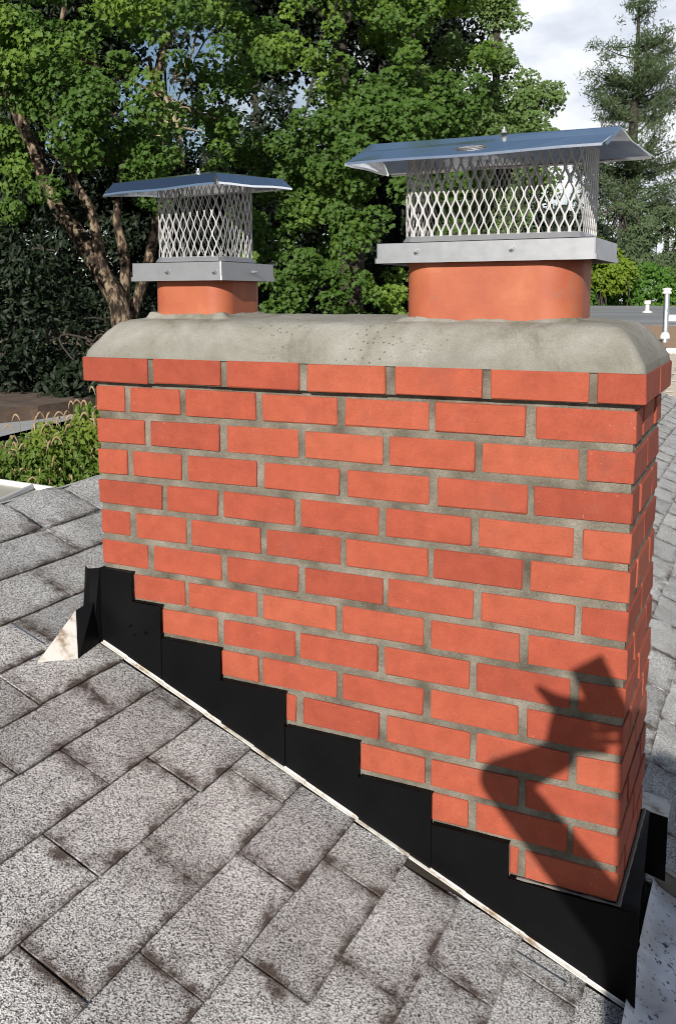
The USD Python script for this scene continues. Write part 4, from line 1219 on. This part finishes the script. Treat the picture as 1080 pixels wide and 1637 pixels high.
# white framed cover seen just over the ridge
pc_t = thing('patio_cover', 'white framed pale panel cover showing just past the roof ridge', 'patio cover', at(20, 790, 4.6))
def bar(p, q, r):
    p, q = np.array(p), np.array(q)
    return sweep([p, q], r, 8)
c0, c1, c2, c3 = at(-150, 752, 5.0), at(125, 792, 4.6), at(60, 850, 3.9), at(-260, 800, 4.1)
nn = np.cross(c1 - c0, c3 - c0); nn = nn / np.linalg.norm(nn)
nn = nn if nn[2] > 0 else -nn
obj('panel', sheet([c0, c1, c2, c3], .006, nn), simple('pale_panel', (.42, .4, .34), .5, 0, 0, 3, .1), pc_t)
for a, b_ in ((c0, c1), (c1, c2), ((c0 + c1) * .5, (c2 + c3) * .5), (c0 * .25 + c1 * .75, c3 * .35 + c2 * .65), (c0, c3), (c3, c2)):
    obj('frame_bar', bar(a + nn * .012, b_ + nn * .012, .016), white_trim, pc_t, True)
for a in (c0, c1, c2, c3):
    obj('post', bar(a - nn * .01, np.array([a[0], a[1], -3.2]), .025), white_trim, pc_t)

# fence in the shade at far left
fe = thing('fence', 'weathered board fence in deep shade under the trees at left', 'fence', at(40, 590, 16))
fw_ = simple('fence_wood', (.12, .09, .065), .9, 0, .4, 8, .3)
f0, f1 = at(-170, 600, 15.4), at(175, 590, 17.4)
for k in range(34):
    p = f0 + (f1 - f0) * k / 34; q = f0 + (f1 - f0) * (k + .93) / 34
    z0 = -1.3; z1 = -.32 + .02 * math.sin(k * 3.3)
    dv = (q - p) * np.array([1, 1, 0]); nv = np.array([-dv[1], dv[0], 0]); nv /= np.linalg.norm(nv)
    obj('board', sheet([(p[0], p[1], z0), (q[0], q[1], z0), (q[0], q[1], z1), (p[0], p[1], z1)], .02, -nv), fw_, fe)
for zz in (-1.0, -.5):
    o = np.array([.02, .06, 0])
    obj('rail', sweep([np.array([f0[0], f0[1], zz]) + o, np.array([f1[0], f1[1], zz]) + o], .035, 4), fw_, fe)

# ------------------------------------------------------------------ the photographer, whose shadow falls on the bricks
def hull_chain(joints):
    M = None
    for (p, r), (q, s) in joints:
        a = m3.Manifold.sphere(r, 20).translate([float(v) for v in p])
        b = m3.Manifold.sphere(s, 20).translate([float(v) for v in q])
        h = m3.Manifold.batch_hull([a, b])
        M = h if M is None else M + h
    return M


per_t = thing('person', 'person in dark clothes on the roof holding up a phone to take the picture', 'person', (.47, -2.15, roofp(.47, 0)[2]))
zf = lambda x: roofp(x, 0, .012)[2]
hipL, hipR = (.39, -2.16, -.60), (.55, -2.16, -.60)
shL, shR = (.36, -2.10, -.175), (.62, -2.16, -.18)
neck = (.48, -2.12, -.13)
elL, elR = (.070, -1.92, .024), (.378, -1.95, -.15)
haL, haR = (.166, -1.785, .052), (.328, -1.80, .085)
body = hull_chain([
    (((.435, -2.15, -.58), .115), ((.505, -2.15, -.58), .115)), (((.44, -2.14, -.54), .112), ((.43, -2.13, -.3), .11)), (((.50, -2.15, -.54), .112), ((.55, -2.14, -.3), .11)),
    (((.43, -2.13, -.3), .112), ((.55, -2.14, -.3), .112)), ((shL, .058), (shR, .062)), ((shL, .056), ((.44, -2.13, -.36), .1)), ((shR, .06), ((.54, -2.14, -.36), .1)), ((neck, .055), ((.48, -2.13, -.22), .085)),
    ((shL, .06), (elL, .047)), ((elL, .046), (haL, .031)), ((shR, .058), (elR, .066)), ((elR, .066), (haR, .05)),
    ((hipL, .095), ((.37, -2.08, -.98), .06)), (((.37, -2.08, -.98), .06), ((.36, -2.14, zf(.36) + .09), .042)),
    ((hipR, .095), ((.58, -2.09, -1.02), .06)), (((.58, -2.09, -1.02), .06), ((.60, -2.16, zf(.60) + .09), .042)),
    ((neck, .05), ((.475, -2.10, -.04), .05))])
head = hull_chain([(((.475, -2.10, .07), .078), ((.465, -2.07, .03), .07)), (((.46, -2.055, -.03), .045), ((.475, -2.10, .06), .07))])
nose = hull_chain([(((.448, -2.0, .025), .008), ((.445, -1.985, .005), .012))])
ears = hull_chain([(((.40, -2.115, .03), .012), ((.40, -2.115, .005), .010))]) + hull_chain([(((.55, -2.085, .03), .012), ((.55, -2.085, .005), .010))])


def left_hand(w):
    """palm beside the phone, four fingers closed round its back, the thumb sticking out to the left"""
    w = np.array(w, float)
    parts = [((w, .028), (w + [.018, .006, .055], .026)), ((w + [-.014, .004, .022], .017), (w + [-.008, .006, .07], .015)), ((w + [.03, .008, .02], .016), (w + [.038, .008, .075], .014))]
    for i, L in enumerate((.030, .038, .036, .028)):
        a = w + np.array([.036, .012, .012 + .021 * i]); b = a + [L, .008, .003]; c = b + [L * .55, .0, .004]
        parts += [((a, .0098), (b, .009)), ((b, .009), (c, .008))]
    a = w + np.array([.012, .004, .085]); b = a + [-.032, .006, .022]; c = b + [-.030, .004, .018]
    parts += [((a, .022), (b, .015)), ((b, .015), (c, .006)), ((w + [.018, .006, .055], .026), (a, .024)), ((w + [.04, .006, .06], .02), (w + [.045, .006, .10], .014)), ((b, .011), (w + [.05, .004, .112], .012))]
    return hull_chain(parts)


def right_hand(w):
    """a fist closed on the edge of the phone: palm, four curled fingers one above the other, thumb on top"""
    w = np.array(w, float)
    parts = [((w, .034), (w + [-.010, .008, .058], .031)), ((w + [.016, .004, .01], .026), (w + [.008, .006, .060], .024)), ((w + [-.022, .006, .0], .022), (w + [-.026, .008, .062], .02))]
    for i, L in enumerate((.024, .030, .031, .027)):
        a = w + np.array([-.012, .028, -.002 + .0205 * i]); b = a + [-L, .006, .002]; c = b + [-.008, -.022, 0.]
        parts += [((a, .0105), (b, .0098)), ((b, .0098), (c, .0085))]
    a = w + np.array([-.004, -.010, .072]); b = a + [-.026, .004, .012]; c = b + [-.02, .006, .004]
    parts += [((a, .0125), (b, .0105)), ((b, .0105), (c, .009))]
    return hull_chain(parts)


whole = body + head + nose + ears + left_hand(haL) + right_hand(haR)
pm = whole.refine_to_length(.03).to_mesh()
tm = trimesh.Trimesh(pm.vert_properties[:, :3], pm.tri_verts, process=True)
trimesh.smoothing.filter_taubin(tm, iterations=6)
obj('body', tm, simple('dark_clothing', (.05, .055, .075), .85, 0, .2, 30, .2), per_t, True)
for fx, fy in ((.36, -2.14), (.60, -2.16)):
    sh = hull_chain([(((fx, fy - .03, zf(fx) + .05), .045), ((fx - .03, fy + .14, zf(fx - .03) + .035), .038))])
    obj('shoe', sh.trim_by_plane([SL / NL, 0, 1 / NL], float(roofp(fx, 0, .011) @ RN)), simple('shoe_leather', (.04, .035, .03), .7), per_t, 40)
hair = hull_chain([(((.48, -2.125, .082), .08), ((.48, -2.15, .035), .073))])
obj('hair', hair, simple('brown_hair', (.06, .04, .025), .8, 0, .4, 90, .3), per_t, 40)
# the phone stands just behind the lens, upright
ph = thing('phone', 'dark phone held up by the person taking the picture', 'phone', CAM)
m = cbox(-.052, .018, -.0125, -.0045, -.085, .062, .0025)
m.apply_transform(trimesh.transformations.rotation_matrix(math.radians(26), [0, -1, 0]))
v = m.vertices
Fh = np.array([_sy, _cy, 0.])
W = CAM + v[:, :1] * np.cross(Fh, [0, 0, 1.]) + v[:, 1:2] * FW + v[:, 2:] * UP - FW * .05
obj('phone_body', (W, m.faces), simple('phone_glass', (.02, .02, .024), .25), ph)
lens = trimesh.creation.cylinder(.006, .002, sections=16)
lv = lens.vertices
W = CAM - FW * .053 + lv[:, :1] * RT + lv[:, 1:2] * UP + lv[:, 2:] * FW
obj('lens', (W, lens.faces), simple('lens_glass', (.01, .01, .012), .1), ph)
